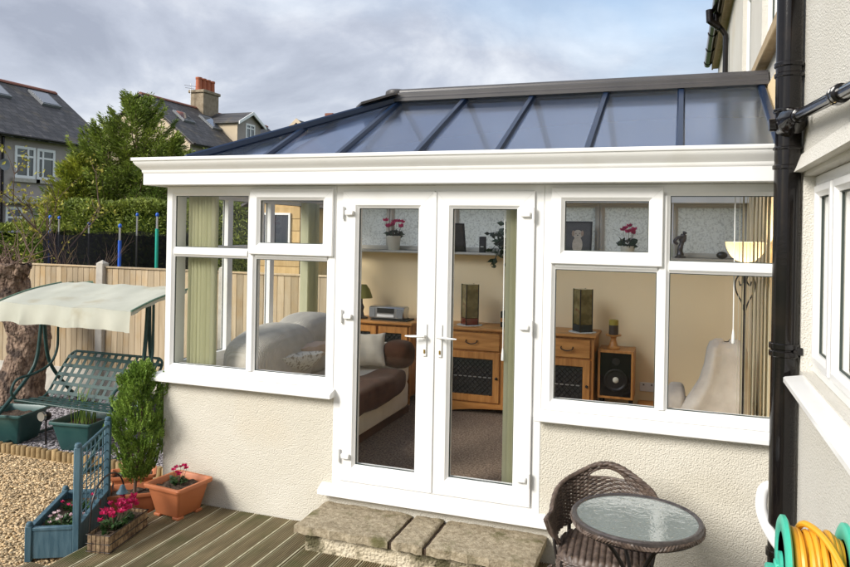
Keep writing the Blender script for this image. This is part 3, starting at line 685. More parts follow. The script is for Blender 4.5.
# ================================================================ HOUSE
HX = 4.335
house = thing('house', 'cream roughcast house wall with white framed windows beside the conservatory', 'house', (4.6, .5, GZ))
def wall_sheet(holes, y0, y1, z0, z1, x0, x1):
    us = sorted({y0, y1} | {h[0] for h in holes} | {h[1] for h in holes}); vz = sorted({z0, z1} | {h[2] for h in holes} | {h[3] for h in holes})
    mb = MB(); idx = {}
    def vid(x, y, z):
        k = (x, y, z)
        if k not in idx: idx[k] = len(mb.v); mb.v.append(k)
        return idx[k]
    solid = lambda a, b, c, d: not any(h[0] <= a and b <= h[1] and h[2] <= c and d <= h[3] for h in holes)
    cells = {(i, j) for i in range(len(us)-1) for j in range(len(vz)-1) if solid(us[i], us[i+1], vz[j], vz[j+1])}
    for (i, j) in cells:
        a, b, c, d = us[i], us[i+1], vz[j], vz[j+1]
        mb.f.append((vid(x0, a, c), vid(x0, a, d), vid(x0, b, d), vid(x0, b, c))); mb.f.append((vid(x1, a, c), vid(x1, b, c), vid(x1, b, d), vid(x1, a, d)))
        for (ni, nj, p, q) in ((i-1, j, (a, c), (a, d)), (i+1, j, (b, c), (b, d)), (i, j-1, (a, c), (b, c)), (i, j+1, (a, d), (b, d))):
            if (ni, nj) not in cells: mb.f.append((vid(x0, *p), vid(x0, *q), vid(x1, *q), vid(x1, *p)))
    return mb
holes = [(-2.35, -.345, 1.085, 2.105), (.35, 1.95, 3.17, 4.42), (2.98, 3.98, 3.17, 4.42), (-2.4, -.6, 3.17, 4.42)]
part('wall', wall_sheet(holes, -6.5, 9.6, GZ-.05, 5.02, HX, HX+.3), 'house_render', house, smooth=None)
def h_window(y0, y1, z0, z1, splits, sill=True):
    FH = lambda u, v, d: (HX+.055+d, u, v)
    f = part('window', MB().frame(y0, y1, z0, z1, prof(.06, 0, .07), FH), 'upvc', house)
    splits = sorted(splits); edges = [y0+.06]+splits+[y1-.06]
    mb = MB()
    for s in splits: mull(mb, FH, s-.03, s+.03, z0+.06, z1-.06)
    if splits: part('mullion', mb, 'upvc', f)
    for i, (a, b) in enumerate(zip(edges[:-1], edges[1:])):
        a2 = a+(.03 if i else 0); b2 = b-(.03 if i < len(edges)-2 else 0)
        s = part('casement', MB().frame(a2-.004, b2+.004, z0+.056, z1-.056, prof(.055, -.016, .05), FH), 'upvc', f)
        part('pane', box_fn(MB(), FH, a2+.045, b2-.045, z0+.105, z1-.105, .02, .04), 'glass', f, smooth=None)
        part('seal', MB().frame(a2+.050, b2-.050, z0+.110, z1-.110, [(0, .012), (.007, .012), (.007, .022), (0, .022)], FH), 'seal', f, smooth=None)
    part('net_curtain', MB().grid(lambda u, v: (HX+.15+.012*math.sin(u*70), y0+.02+u*(y1-y0-.04), z0+.02+v*(z1-z0-.04)), 60, 3), 'cream_fab', f)
    return f
f1 = h_window(-2.35, -.345, 1.087, 2.103, [-.86, -1.75])
f1b = MB().prism([(.06, 1.03), (-.085, 1.03), (-.09, 1.034), (-.09, 1.056), (-.082, 1.062), (.06, 1.085)], lambda a, b, d: (HX+a, d, b), -2.42, -.42)
part('sill', f1b, 'upvc', f1)
part('sill_stone', MB().box(HX-.07, HX-.002, -.44, -.30, 1.02, 1.029), 'stone_brown', f1)
part('drip_course', MB().prism([(0.001, 2.125), (-.05, 2.125), (-.012, 2.22), (0.001, 2.23)], lambda a, b, d: (HX+a, d, b), -3.2, -.13), 'house_render', f1, smooth=None)
for (a, b, sp) in ((.35, 1.95, [1.15]), (2.98, 3.98, []), (-2.4, -.6, [-1.5])):
    f2 = h_window(a, b, 3.17, 4.42, sp)
    part('sill', MB().box(HX-.075, HX+.05, a-.08, b+.08, 3.08, 3.165, .008), 'stone_brown', f2)
# eaves, gutter, downpipe
gut = MB()
gp = [(.062*math.cos(t), .062*math.sin(t)) for t in np.linspace(math.pi, 2*math.pi, 9)]+[(.052*math.cos(t), .052*math.sin(t)) for t in np.linspace(2*math.pi, math.pi, 9)]
gut.prism(gp, lambda a, b, d: (4.155+a, d, 4.96+b), -6.5, 9.7)
gt = part('gutter', gut, 'black', house)
for y in np.arange(-5.5, 9.7, 1.0):
    br = MB().prism([(p[0]*1.16, p[1]*1.16) for p in gp], lambda a, b, d: (4.155+a, d, 4.96+b), y-.03, y+.03); part('gutter_bracket', br, 'black', gt)
part('fascia_board', MB().box(4.225, 4.25, -6.5, 9.65, 4.84, 5.03, .004), 'stone_brown', house)
part('soffit', MB().box(4.2505, HX-.001, -6.5, 9.65, 4.86, 4.885), 'stone_brown', house, smooth=None)
rf = MB().prism([(4.13, 5.035), (4.17, 5.02), (8.0, 7.3), (8.0, 7.36)], lambda a, b, d: (a, d, b), -6.5, 9.75); part('roof', rf, 'slates', house, smooth=None)
part('end_wall', MB().box(HX+.301, 8.2, 9.3, 9.599, GZ, 5.0), 'house_render', house, smooth=None)
dp = MB().tube(spline([(4.155, 6.3, 4.93), (4.155, 6.3, 4.82), (4.17, 6.3, 4.76), (4.27, 6.3, 4.62), (4.285, 6.3, 4.54), (4.285, 6.3, 4.3), (4.285, 6.3, 2.0), (4.285, 6.3, GZ)], 5), .036, 12)
part('downpipe', dp, 'black', house)
sw = MB().tube([(4.20, 6.28, 4.70), (4.07, 6.25, 4.80)], .046, 12); sw.tube([(4.075, 6.25, 4.78), (4.065, 6.25, 4.95)], .05, 12)
part('overflow_elbow', sw, 'black', house)

# --- soil pipe
sp = thing('soil_pipe', 'glossy black cast iron soil pipe running up the house wall', 'drainpipe', (4.262, -.3, GZ))
PX, PY, PR = 4.263, -.30, .066
part('pipe', MB().lathe([(PR, GZ), (PR, 5.6)], 28, (PX, PY, 0)), 'black', sp)
def collar(z, h, r):
    part('collar', MB().lathe([(PR, z-h), (r-.004, z-h), (r, z-h+.004), (r, z+h-.004), (r-.004, z+h), (PR, z+h)], 28, (PX, PY, 0)), 'black', sp)
for z, h, r in ((2.70, .012, .075), (2.645, .012, .073), (2.455, .010, .076), (2.255, .008, .074), (2.155, .012, .075), (1.205, .016, .077), (1.165, .016, .077), (3.9, .03, .075), (.1, .02, .075)): collar(z, h, r)
part('bracket', MB().box(PX+.02, HX+.01, PY-.055, PY-.035, 1.165, 1.205, .004).tube([(PX+.045, PY-.075, 1.185), (PX+.045, PY-.03, 1.185)], .012, 8), 'black', sp)
jt = MB().tube(spline([(PX-.01, PY+.02, 2.375), (PX, PY-.06, 2.38), (PX+.003, PY-.12, 2.385), (PX+.006, PY-.19, 2.39), (PX+.008, PY-.23, 2.392)], 5), [.05]*3+[.072]*8+[.066, .062, .058, .054, .05, .046, .042, .038, .034, .032], 20)
part('access_bend', jt, 'black', sp)
part('access_cap', MB().tube([(PX-.10, PY-.05, 2.375), (PX-.04, PY-.05, 2.378)], .034, 12), 'black', sp)
br = MB().tube([(PX+.008, PY-.22, 2.392), (PX+.022, -2.6, 2.235)], .026, 14)
part('branch_pipe', br, 'black', sp)
for y in (-.60, -1.50, -1.56):
    z = 2.392+(y-(PY-.22))*(2.235-2.392)/(-2.6-(PY-.22)); part('collar', MB().lathe([(.03, -.02), (.037, -.016), (.037, .016), (.03, .02)], 16, (PX+.013, y, z), 'y'), 'black', sp)
# --- white waste pipe
wp = spline([(HX-.01, -.11, .395), (4.25, -.11, .395), (4.195, -.12, .37), (4.178, -.17, .30), (4.185, -.25, .25), (4.22, -.40, .205), (4.29, -.56, .165), (HX+.01, -.62, .145)], 6)
solo('waste_pipe', MB().tube(wp, .031, 14), 'white_plastic', 'white plastic waste pipe bending round the black soil pipe', 'pipe', (HX, -.12, .5))

# --- doorstep
stp = thing('doorstep', 'low stone doorstep with three worn slabs below the glass doors', 'step', (2.19, -.2, DZ))
part('riser', MB().box(1.462, 2.925, -.40, -.001, DZ-.05, -.185, .008), 'riser', stp)
slx = [(1.405, 2.058), (2.085, 2.285), (2.312, 2.968)]
def slab(x0, x1, seed):
    r = random.Random(seed); nx, ny = 26, 18; y0, y1, z0, z1 = -.445, -.006, -.182, -.128
    mb = MB()
    def fn(u, v):
        x, y = x0+(x1-x0)*u, y0+(y1-y0)*v
        e = min(u*(x1-x0), (1-u)*(x1-x0), v*(y1-y0)+.004, .03)
        n_ = .006*math.sin(x*23+seed)*math.sin(y*31+seed*2)+.003*math.sin(x*71+y*57)
        wob = .006*math.sin(x*40+seed)+.004*math.sin(x*97)
        if v == 0: y += wob
        return (x, y, z1+n_*.5-(.010 if e < .004 else .003 if e < .016 else 0))
    mb.grid(fn, nx, ny)
    t = [i*ny for i in range(nx)]+[(nx-1)*ny+j for j in range(1, ny)]+[i*ny+ny-1 for i in range(nx-2, -1, -1)]+[j for j in range(ny-2, 0, -1)]
    b0 = len(mb.v); mb.v += [(mb.v[i][0], mb.v[i][1], z0) for i in t]; k = len(t)
    mb.f += [(t[i], t[(i+1) % k], b0+(i+1) % k, b0+i) for i in range(k)]; mb.f.append(tuple(range(b0, b0+k)))
    return mb
for i, (a, b) in enumerate(slx): part('slab', slab(a, b, i+1), 'stone', stp, smooth=30)
part('mortar', MB().box(1.48, 2.9, -.43, -.01, -.184, -.150), 'soil', stp, smooth=None)
# ================================================================ FOLIAGE HELPERS
def leaf_mesh(name, P, D, L, W, m, roll=None, seed=1, bend=.25):
    """one small bent leaf (two quads -> 4 triangles) at each point P along direction D"""
    r = np.random.default_rng(seed); n = len(P)
    D = D/np.linalg.norm(D, axis=1, keepdims=True)
    a = r.normal(size=(n, 3)); S = np.cross(D, a); S /= np.linalg.norm(S, axis=1, keepdims=True)+1e-9; N = np.cross(D, S)
    L = np.broadcast_to(L, n)[:, None]; W = np.broadcast_to(W, n)[:, None]
    tip = P+D*L+N*L*bend*r.uniform(-1, 1, (n, 1)); mid = P+D*L*.5
    V = np.stack([P, mid+S*W*.5, tip, mid-S*W*.5, mid+N*W*.18], 1)
    F = np.array([(0, 1, 4), (1, 2, 4), (2, 3, 4), (3, 0, 4)])
    FF = (F[None]+(np.arange(n)*5)[:, None, None]).reshape(-1, 3)
    return np_mesh(name, V.reshape(-1, 3), FF, m)
def leaf_part(name, P, D, L, W, m, parent, seed=1, bend=.25, stuff=True):
    off = np.array(OFF.get(parent.name, (0, 0, 0)))
    me = leaf_mesh(name, np.asarray(P, float)-off, np.asarray(D, float), L, W, m, seed=seed, bend=bend)
    o = bpy.data.objects.new(name, me); COL.objects.link(o); o.parent = parent
    if stuff: o['kind'] = 'stuff'
    return o
def cyclamen(parent, c, r, nf, nl, petal='petal', fh=.11, leaf='leaf', ls=.035, fs=.022, spread=1.0, ry=None, seed=1):
    """low clump of leaves with upswept flowers on stems"""
    q = np.random.default_rng(seed); ry = ry or r
    a = q.uniform(0, 6.283, nl); d = np.sqrt(q.uniform(.02, 1, nl))
    P = np.stack([c[0]+np.cos(a)*d*r*.6, c[1]+np.sin(a)*d*ry*.6, c[2]+q.uniform(.0, .5, nl)*fh*.7], 1)
    D = np.stack([np.cos(a), np.sin(a), q.uniform(-.1, .9, nl)], 1)
    leaf_part('leaves', P, D, q.uniform(.7, 1.3, nl)*ls*1.3, q.uniform(.8, 1.3, nl)*ls, leaf, parent, seed=seed)
    st = MB(); PP = []; DD = []
    if nf == 0: return
    for k in range(nf):
        b, e = q.uniform(0, 6.283), math.sqrt(q.uniform(0, 1))
        x, y, z = c[0]+math.cos(b)*e*r*spread, c[1]+math.sin(b)*e*ry*spread, c[2]+fh*q.uniform(.65, 1.12)
        st.tube([(c[0]+math.cos(b)*e*r*.4, c[1]+math.sin(b)*e*ry*.4, c[2]), (x, y, z)], .0016, 4)
        for j in range(6):
            g_ = j*1.047+q.uniform(-.3, .3); PP.append((x, y, z)); DD.append((math.cos(g_)*.75, math.sin(g_)*.75, q.uniform(.4, 1.1)))
    part('stems', st, 'twig', parent, smooth=None, stuff=True)
    leaf_part('flowers', PP, DD, fs*1.25, fs*.85, petal, parent, seed=seed+9)

# ================================================================ SWING SEAT
SX0, SX1 = -2.60, -1.06
swing = thing('garden_swing_seat', 'green metal swing seat with lattice back under faded pale green canopy', 'swing seat', (-1.83, 1.1, GZ))
def can(u, v):
    x = SX0-.06+(SX1-SX0+.12)*u; y = .76+.80*v
    z = 1.005+.155*v+.018*math.sin(v*3.14)-.012*math.sin(u*3.14)*math.sin(v*3.14)*2+.006*math.sin(u*19+v*4)+.004*math.sin(u*41)*v
    if u < .04 or u > .96: z -= .008
    return (x, y, z)
cn = MB().grid(can, 40, 22); k = len(cn.v); cn.grid(lambda u, v: (can(u, v)[0], can(u, v)[1], can(u, v)[2]-.006), 40, 22)
canopy = part('canopy', cn, 'canopy', swing, recalc=False)
def val(u, v):
    x = SX0-.06+(SX1-SX0+.12)*u; drop = .19+.005*math.cos(u*2*math.pi*4)
    return (x, .757-.02*math.sin(v*1.5)-.012*math.sin(u*37)*v-.02*v*math.exp(-((u-.22)/.015)**2)-.02*v*math.exp(-((u-.62)/.015)**2), can(u, 0)[2]-v*drop)
part('valance', MB().grid(val, 70, 7), 'canopy', swing)
for u in (0, 1):                                                    # short side valances
    def sv(a, b): p = can(u, a); return (p[0]+.012*math.sin(a*23)*b, p[1], p[2]-b*(.05 if u == 0 else .035)-.004)
    part('side_valance', MB().grid(sv, 24, 4), 'canopy_trim' if u == 0 else 'canopy', swing)
    part('piping', MB().tube([(can(u, a)[0]-(.004 if u == 0 else -.004), can(u, a)[1], can(u, a)[2]+.004) for a in np.linspace(0, 1, 16)], .010, 6), 'canopy_trim', canopy)
part('rear_flap', MB().grid(lambda a, b: (SX0+.02+.34*a, 1.57+.02*b, can(a*.2, 1)[2]+.012+.03*math.sin(a*6.28)*b-.03*b), 14, 4), 'canopy_trim', canopy)
part('canopy_frame', MB().tube([(SX0, .78, .985), (SX1, .78, .985), (SX1, 1.54, 1.13), (SX0, 1.54, 1.13)], .013, 8, closed=True), 'swing', swing)
for x in (SX0+.10, SX1-.10):
    fl = MB().tube(spline([(x, .40, GZ+.015), (x, .58, -.16), (x, .78, 0.02), (x, 1.02, .25), (x, 1.11, .42), (x, 1.15, .72), (x, 1.17, 1.03)], 6), .019, 10)
    part('front_leg', fl, 'swing', swing)
    rl = MB().tube(spline([(x, 1.90, GZ+.015), (x, 1.72, -.18), (x, 1.48, .06), (x, 1.28, .32), (x, 1.21, .6), (x, 1.19, 1.03)], 6), .019, 10)
    part('rear_leg', rl, 'swing', swing)
    part('base_rail', MB().tube(spline([(x, .40, GZ+.015), (x, .9, GZ+.03), (x, 1.4, GZ+.03), (x, 1.90, GZ+.015)], 4), .016, 8), 'swing', swing)
part('cross_rail', MB().tube([(SX0+.10, 1.72, -.18), (SX1-.10, 1.72, -.18)], .014, 8), 'swing', swing)
# seat: round tube frame with flat lattice straps
QX0, QX1 = -2.30, -1.10
B0, B1 = Vector((0, 1.04, .045)), Vector((0, 1.36, .46)); S0 = Vector((0, .68, .075))
fr_ = MB().tube(spline([(QX0, S0.y, S0.z), (QX0, .86, .045), (QX0, B0.y, B0.z+.01), (QX0, 1.2, .25), (QX0+.01, B1.y-.03, B1.z-.05), (QX0+.07, B1.y, B1.z)], 5)+[Vector((QX1-.07, B1.y, B1.z))]
                + spline([(QX1-.07, B1.y, B1.z), (QX1-.01, B1.y-.03, B1.z-.05), (QX1, 1.2, .25), (QX1, B0.y, B0.z+.01), (QX1, .86, .045), (QX1, S0.y, S0.z)], 5)[1:], .013, 8, closed=True)
seat = part('seat_frame', fr_, 'swing', swing)
def strap(a, b, w, up, bow=0.0):
    return part('strap', MB().beam(a, b, w, .004, up), 'swing', swing, smooth=None)
nv = 13; up = (B1-B0).cross(Vector((1, 0, 0))).normalized()
for i in range(nv):
    x = QX0+.07+(QX1-QX0-.14)*i/(nv-1)
    strap((x, B0.y, B0.z), (x, B1.y, B1.z), .036, up); strap((x, S0.y, S0.z), (x, B0.y, B0.z), .036, (0, 0, 1))
for i in range(5):
    p = B0.lerp(B1, (i+.5)/5.2)+Vector((0, -.004, .003)); strap((QX0, p.y, p.z), (QX1, p.y, p.z), .036, up)
for i in range(3):
    p = S0.lerp(B0, (i+.7)/3.4)+Vector((0, 0, .004)); strap((QX0, p.y, p.z), (QX1, p.y, p.z), .036, (0, 0, 1))
for x in (QX0, QX1):
    arm = MB().tube(spline([(x, S0.y+.02, S0.z), (x, S0.y-.04, S0.z+.09), (x, S0.y+.02, S0.z+.20), (x, .90, .30), (x, 1.08, .36), (x, 1.17, .50), (x, 1.18, .72), (x, 1.18, 1.02)], 6), .013, 8)
    part('armrest', arm, 'swing', swing)
solo('seat_cover_bag', MB().super((-1.55, 1.75, -.22), (.30, .16, .20), .6, f=lambda x, y, z: (x*(1+.08*math.sin(z*5)), y, z+.06*math.sin(x*7))), 'net', 'dark bundle lying on the slate behind the swing seat', 'bag', (-1.55, 1.75, GZ))

# ================================================================ OLD TREE TRUNK
tr = thing('pruned_tree', 'thick gnarled pruned tree trunk leaning beside the wooden fence', 'tree', (-3.72, 2.02, GZ))
def gnarl(path, rad, n=28, amp=.16, seed=1):
    P = spline(path, 10); m = len(P); rr = np.interp(np.linspace(0, 1, m), np.linspace(0, 1, len(rad)), rad); mb = MB(); vs = []
    for i, p in enumerate(P):
        for k in range(n):
            a = 2*math.pi*k/n
            w = 1+amp*(.5*math.sin(3*a+i*.13+seed)+.35*math.sin(5*a-i*.3)+.3*math.sin(i*.55+2*a)+.25*math.sin(9*a+i*.7)+.2*math.sin(13*a-i*.9))
            vs.append((p.x+math.cos(a)*rr[i]*w, p.y+math.sin(a)*rr[i]*w, p.z+.02*math.sin(4*a+i)))
    return mb.add(vs, [(i*n+k, i*n+(k+1) % n, (i+1)*n+(k+1) % n, (i+1)*n+k) for i in range(m-1) for k in range(n)]+[tuple(range(n))[::-1], tuple((m-1)*n+k for k in range(n))])
part('trunk', gnarl([(-3.74, 2.0, GZ-.04), (-3.72, 2.0, -.1), (-3.60, 2.0, .25), (-3.66, 2.0, .55), (-3.86, 2.0, .85), (-3.92, 2.0, 1.12), (-3.86, 2.0, 1.30)], [.36, .25, .21, .24, .21, .19, .20]), 'bark', tr, smooth=70)
part('stub', gnarl([(-3.86, 2.0, 1.1), (-3.72, 1.96, 1.2), (-3.68, 1.95, 1.30)], [.12, .08, .075], 16, .12, 4), 'bark', tr, smooth=70)
part('stub', gnarl([(-3.92, 2.0, 1.1), (-4.06, 2.02, 1.28), (-4.10, 2.02, 1.36)], [.13, .10, .09], 16, .12, 7), 'bark', tr, smooth=70)
tw = MB(); q = random.Random(5)
for k in range(26):
    a = q.uniform(-1.3, 1.3); l = q.uniform(.25, .7); b = (-3.9+q.uniform(-.2, .2), 2.0+q.uniform(-.1, .1), 1.25)
    tw.tube([b, (b[0]+math.sin(a)*l*.5, b[1]+q.uniform(-.1, .1), b[2]+math.cos(a)*l*.45), (b[0]+math.sin(a)*l*.9, b[1]+q.uniform(-.2, .2), b[2]+math.cos(a)*l*.8)], [.008, .006, .003], 5)
part('twigs', tw, 'twig', tr)
ob = thing('plant_support', 'green wire plant support frame standing by the old trunk', 'plant support', (-3.35, 1.2, GZ))
for (x, y) in ((-3.02, 1.0), (-3.30, 1.0)): part('upright', MB().tube([(x, y, GZ), (x, y, .72)], .012, 6), 'swing', ob)
for z in (.03, .35, .68): part('rail', MB().tube([(-3.30, 1.0, z), (-3.02, 1.0, z)], .006, 6), 'swing', ob)

# ================================================================ POTS AND PLANTERS
def square_pot(name, label, cat, c, hb, ht, h, m, rot, rim=.03, foot=False, ribs=False, asp=1.0, group=None, soil=.035):
    t = thing(name, label, cat, c, group, local=True, rot=rot)
    def ring(s, z, rd=.15):
        pts = []
        for (sx, sy, a0) in ((1, 1, 0), (-1, 1, 90), (-1, -1, 180), (1, -1, 270)):
            for k in range(5):
                a = R_(a0+k*22.5); r = s*rd; pts.append((sx*(s-r)+math.cos(a)*r, (sy*(s-r)+math.sin(a)*r)*asp, z))
        return pts
    rings = [ring(hb-.004, 0), ring(hb, .006), ring(ht-.012, h-rim), ring(ht+.008, h-rim+.002), ring(ht+.012, h-rim*.4), ring(ht+.008, h), ring(ht-.010, h), ring(ht-.018, h-.012), ring(ht-.026, h-soil-.02)]
    n = len(rings[0]); vs = [p for r in rings for p in r]
    mb = MB().add(vs, [(i*n+k, i*n+(k+1) % n, (i+1)*n+(k+1) % n, (i+1)*n+k) for i in range(len(rings)-1) for k in range(n)]+[tuple(range(n))[::-1]])
    part('pot', mb, m, t, smooth=35)
    if foot:
        for sx in (-1, 1):
            for sy in (-1, 1): part('foot', MB().box(sx*hb*.8-.03, sx*hb*.8+.03, sy*hb*.8-.03, sy*hb*.8+.03, -.016, .004, .004), m, t)
    s = ht-.03
    part('soil', MB().grid(lambda u, v: ((u*2-1)*s, (v*2-1)*s*asp, h-soil+.008*math.sin(u*17+v*11)+.006*math.sin(v*29)), 14, 14), 'soil', t, recalc=False)
    return t
tp = square_pot('terracotta_pot', 'square orange terracotta pot with pink cyclamen against the roughcast wall', 'pot', (.315, -.205, DZ+.016), .112, .165, .222, 'terracotta', R_(-7), foot=True)
cyclamen(tp, (-.01, .01, .19), .06, 9, 46, fh=.11, ls=.028, fs=.021, seed=3)
def trough(name, label, c, L, W, h, rot, m='terracotta'):
    return square_pot(name, label, 'pot', c, L*.42, L*.5, h, m, rot, rim=.028, asp=W/L)
t1 = trough('terracotta_trough', 'oblong terracotta trough holding the small upright conifer', (-.19, -.10, GZ), .36, .25, .17, R_(38))
t2 = trough('terracotta_trough', 'terracotta trough of green seedlings beyond the upright conifer', (-.46, .21, GZ), .34, .22, .17, R_(38))
cyclamen(t2, (-.03, .0, .14), .10, 0, 60, fh=.06, ls=.022, fs=.005, seed=8)
# upright thuja
th = thing('upright_conifer', 'small upright green conifer growing in a terracotta trough', 'conifer', (-.19, -.06, GZ+.13))
part('trunk', MB().tube(spline([(-.19, -.08, GZ+.13), (-.185, -.07, -.12), (-.18, -.05, .1), (-.17, -.03, .5)], 5), [.013]*8+[.008]*8, 8), 'twig', th)
P = []; D = []; q = np.random.default_rng(4)
for k in range(900):                                                # vertical flattened sprays in lobes
    zz = q.uniform(0, 1)**.85; z = -.19+.86*zz
    rad = .178*float(np.interp(zz, [0, .12, .3, .55, .75, .9, 1], [.34, .55, .78, 1.0, .92, .6, .15]))
    a = q.uniform(0, 6.283); lob = 1+.34*math.sin(a*3+z*13)+.20*math.sin(a*5-z*23)
    e = math.sqrt(q.uniform(.35, 1)); cx_, cy_ = -.185+math.cos(a)*rad*e*lob+.03*zz, -.06+math.sin(a)*rad*e*lob
    up = np.array([math.cos(a)*.42, math.sin(a)*.42, 1.0]); up /= np.linalg.norm(up)
    side = np.cross(up, q.normal(size=3)); side /= np.linalg.norm(side); ln = q.uniform(.05, .09)
    for j in range(34):
        t = j/33; s_ = 1 if j % 2 else -1
        P.append((cx_, cy_, z) + up*ln*t + side*s_*q.uniform(0, .022)*(1-t*.7)); D.append(up*.9+side*s_*q.uniform(.2, .9)*(1-t*.5)+q.normal(size=3)*.14)
leaf_part('foliage', np.array(P), np.array(D), q.uniform(.014, .028, len(P)), .009, 'thuja', th, seed=3)
br = np.random.default_rng(6); P = []; D = []
for k in range(260):
    z = br.uniform(-.16, .10); a = br.uniform(0, 6.283); P.append((-.185+math.cos(a)*.04, -.07+math.sin(a)*.04, z)); D.append((math.cos(a), math.sin(a), -.4))
leaf_part('dry_foliage', P, D, .035, .008, 'twig', th)
# dark green planters
gp1 = square_pot('green_planter', 'empty square dark green planter beside the gnarled trunk', 'planter', (-2.60, .95, GZ), .155, .225, .30, 'teal_pot', R_(12), soil=.06)
gp2 = square_pot('green_planter', 'square dark green planter with upright rush leaves beside the blue trellis', 'planter', (-1.78, 1.03, GZ), .155, .225, .285, 'teal_pot', R_(8), soil=.06)
bl = MB(); q = random.Random(2)
for k in range(22):
    x, y = q.uniform(-.10, .08), q.uniform(-.07, .07); l = q.uniform(.22, .42); dx, dy = q.uniform(-.09, .09), q.uniform(-.08, .08)
    bl.tube([(x, y, .22), (x+dx*.35, y+dy*.35, .22+l*.6), (x+dx, y+dy, .22+l)], [.005, .0042, .001], 4)
part('blades', bl, 'thuja', gp2)
sl = thing('spike_light', 'small black garden spotlight on a spike between the green planters', 'light', (-2.17, .93, GZ))
part('lamp_head', MB().blob((-2.17, .93, -.12), (.045, .055, .045)), 'iron', sl); part('spike', MB().tube([(-2.17, .93, GZ-.02), (-2.17, .93, -.14)], .009, 6), 'iron', sl)
part('bezel', MB().lathe([(.03, 0), (.046, .0), (.046, .03), (.03, .03)], 14, (-2.17, .865, -.11), 'y'), 'steel', sl)
# blue trellis planter
bp = thing('trellis_planter', 'blue stained wooden planter with lattice trellis at the deck edge', 'planter', (-.105, -.585, GZ), local=True, rot=math.atan2(.59, -.31))
HL = .333                                                           # local x runs from front post (-HL) to rear post (+HL); the box lies on local +y
for sx in (-1, 1):
    part('post', MB().box(sx*HL-.022, sx*HL+.022, -.022, .022, 0, .735, .006).lathe([(.022, .735), (.024, .742), (.019, .757), (.0001, .764)], 14, (sx*HL, 0, 0)), 'blue_wood', bp)
    part('corner_post', MB().box(sx*HL-.022, sx*HL+.022, .268, .312, 0, .235, .006).lathe([(.022, .235), (.023, .24), (.015, .255), (.0001, .258)], 14, (sx*HL, .29, 0)), 'blue_wood', bp)
    part('end_panel', MB().box(sx*HL-.012, sx*HL+.012, .0225, .2675, .02, .20, .003), 'blue_wood', bp)
    part('end_rail', MB().box(sx*HL-.018, sx*HL+.018, .0225, .2675, .2005, .222, .003), 'blue_wood', bp)
for y in (0, .29):
    part('side_panel', MB().box(-HL+.0225, HL-.0225, y-.010, y+.010, .02, .20, .003), 'blue_wood', bp)
    part('side_rail', MB().box(-HL+.0225, HL-.0225, y-.018, y+.018, .2005, .222, .003), 'blue_wood', bp)
part('soil', MB().box(-HL+.013, HL-.013, .011, .279, .02, .165), 'soil', bp)
part('top_rail', MB().tube([(-HL+.02, 0, .70), (HL-.02, 0, .70)], .011, 8), 'blue_wood', bp)
for i in range(7):
    z = .27+i*.062; part('lattice_bar', MB().tube([(-HL+.02, 0, z), (HL-.02, 0, z)], .0042, 6), 'blue_wood', bp)
for i in range(6):
    x = -HL+.02+(2*HL-.04)*(i+1)/7; part('lattice_bar', MB().tube([(x, .004, .2225), (x, .004, .70)], .0042, 6), 'blue_wood', bp)
cyclamen(bp, (-.17, .14, .165), .13, 10, 120, petal='petal_pale', fh=.07, ls=.03, fs=.017, seed=21)
cyclamen(bp, (.12, .14, .165), .12, 5, 90, petal='petal', fh=.08, ls=.03, fs=.017, seed=22)
# flower trough on the deck
bk = thing('flower_trough', 'bark sided wire trough of crimson cyclamen standing on the decking', 'planter', (.245, -.72, DZ), local=True, rot=R_(100))
bL, bW, bH = .22, .075, .115
def trh(u, v):
    a = u*4; k = int(a) % 4; t = a-int(a); L, W = bL*(.92+.08*v), bW*(.9+.1*v)
    c4 = [(-L, -W), (L, -W), (L, W), (-L, W)]; p, q_ = c4[k], c4[(k+1) % 4]
    return (p[0]+(q_[0]-p[0])*t, p[1]+(q_[1]-p[1])*t, .004+v*bH)
slat = MB().box(-.013, .013, -.004, .004, 0, bH, .002)
ms = mesh_of(slat, 'bark_slat', 'bark_slat'); fix_normals(ms)
for (n_, p0, p1, rz) in ((15, (-bL, -bW), (bL, -bW), 0), (15, (-bL, bW), (bL, bW), 0), (5, (-bL, -bW), (-bL, bW), R_(90)), (5, (bL, -bW), (bL, bW), R_(90))):
    for i in range(n_):
        t = (i+.5)/n_; inst('bark_slat', ms, bk, (p0[0]+(p1[0]-p0[0])*t, p0[1]+(p1[1]-p0[1])*t, .002), (0, 0, rz))
for z in (.012, .062, .118): part('wire_hoop', MB().tube([(-bL-.006, -bW-.006, z), (bL+.006, -bW-.006, z), (bL+.006, bW+.006, z), (-bL-.006, bW+.006, z)], .0035, 6, closed=True), 'iron', bk)
part('liner', MB().box(-bL+.008, bL-.008, -bW+.008, bW-.008, .003, .10), 'soil', bk)
part('wire_arch', MB().tube([(-bL+.02, bW+.004, .1)]+arc((0, bW+.004, .24), .185, math.pi, 0, 18)+[(bL-.02, bW+.004, .1)], .0055, 6), 'iron', bk)
for (x, z, s) in ((-.09, .30, .05), (.05, .36, .05)):
    part('metal_leaf', MB().add([(x, bW+.004, z), (x-.022, bW-.002, z-s*.5), (x, bW+.004, z-s*1.3), (x+.022, bW+.01, z-s*.5)], [(0, 1, 2, 3)]), 'iron', bk, smooth=None)
part('bell', MB().lathe([(.004, .0), (.014, -.008), (.022, -.03), (.036, -.052), (.039, -.056)], 16, (.14, bW-.01, .31)), 'blue_wood', bk)
cyclamen(bk, (-.02, .0, .10), .20, 30, 150, fh=.12, ls=.032, fs=.027, ry=.075, seed=31)

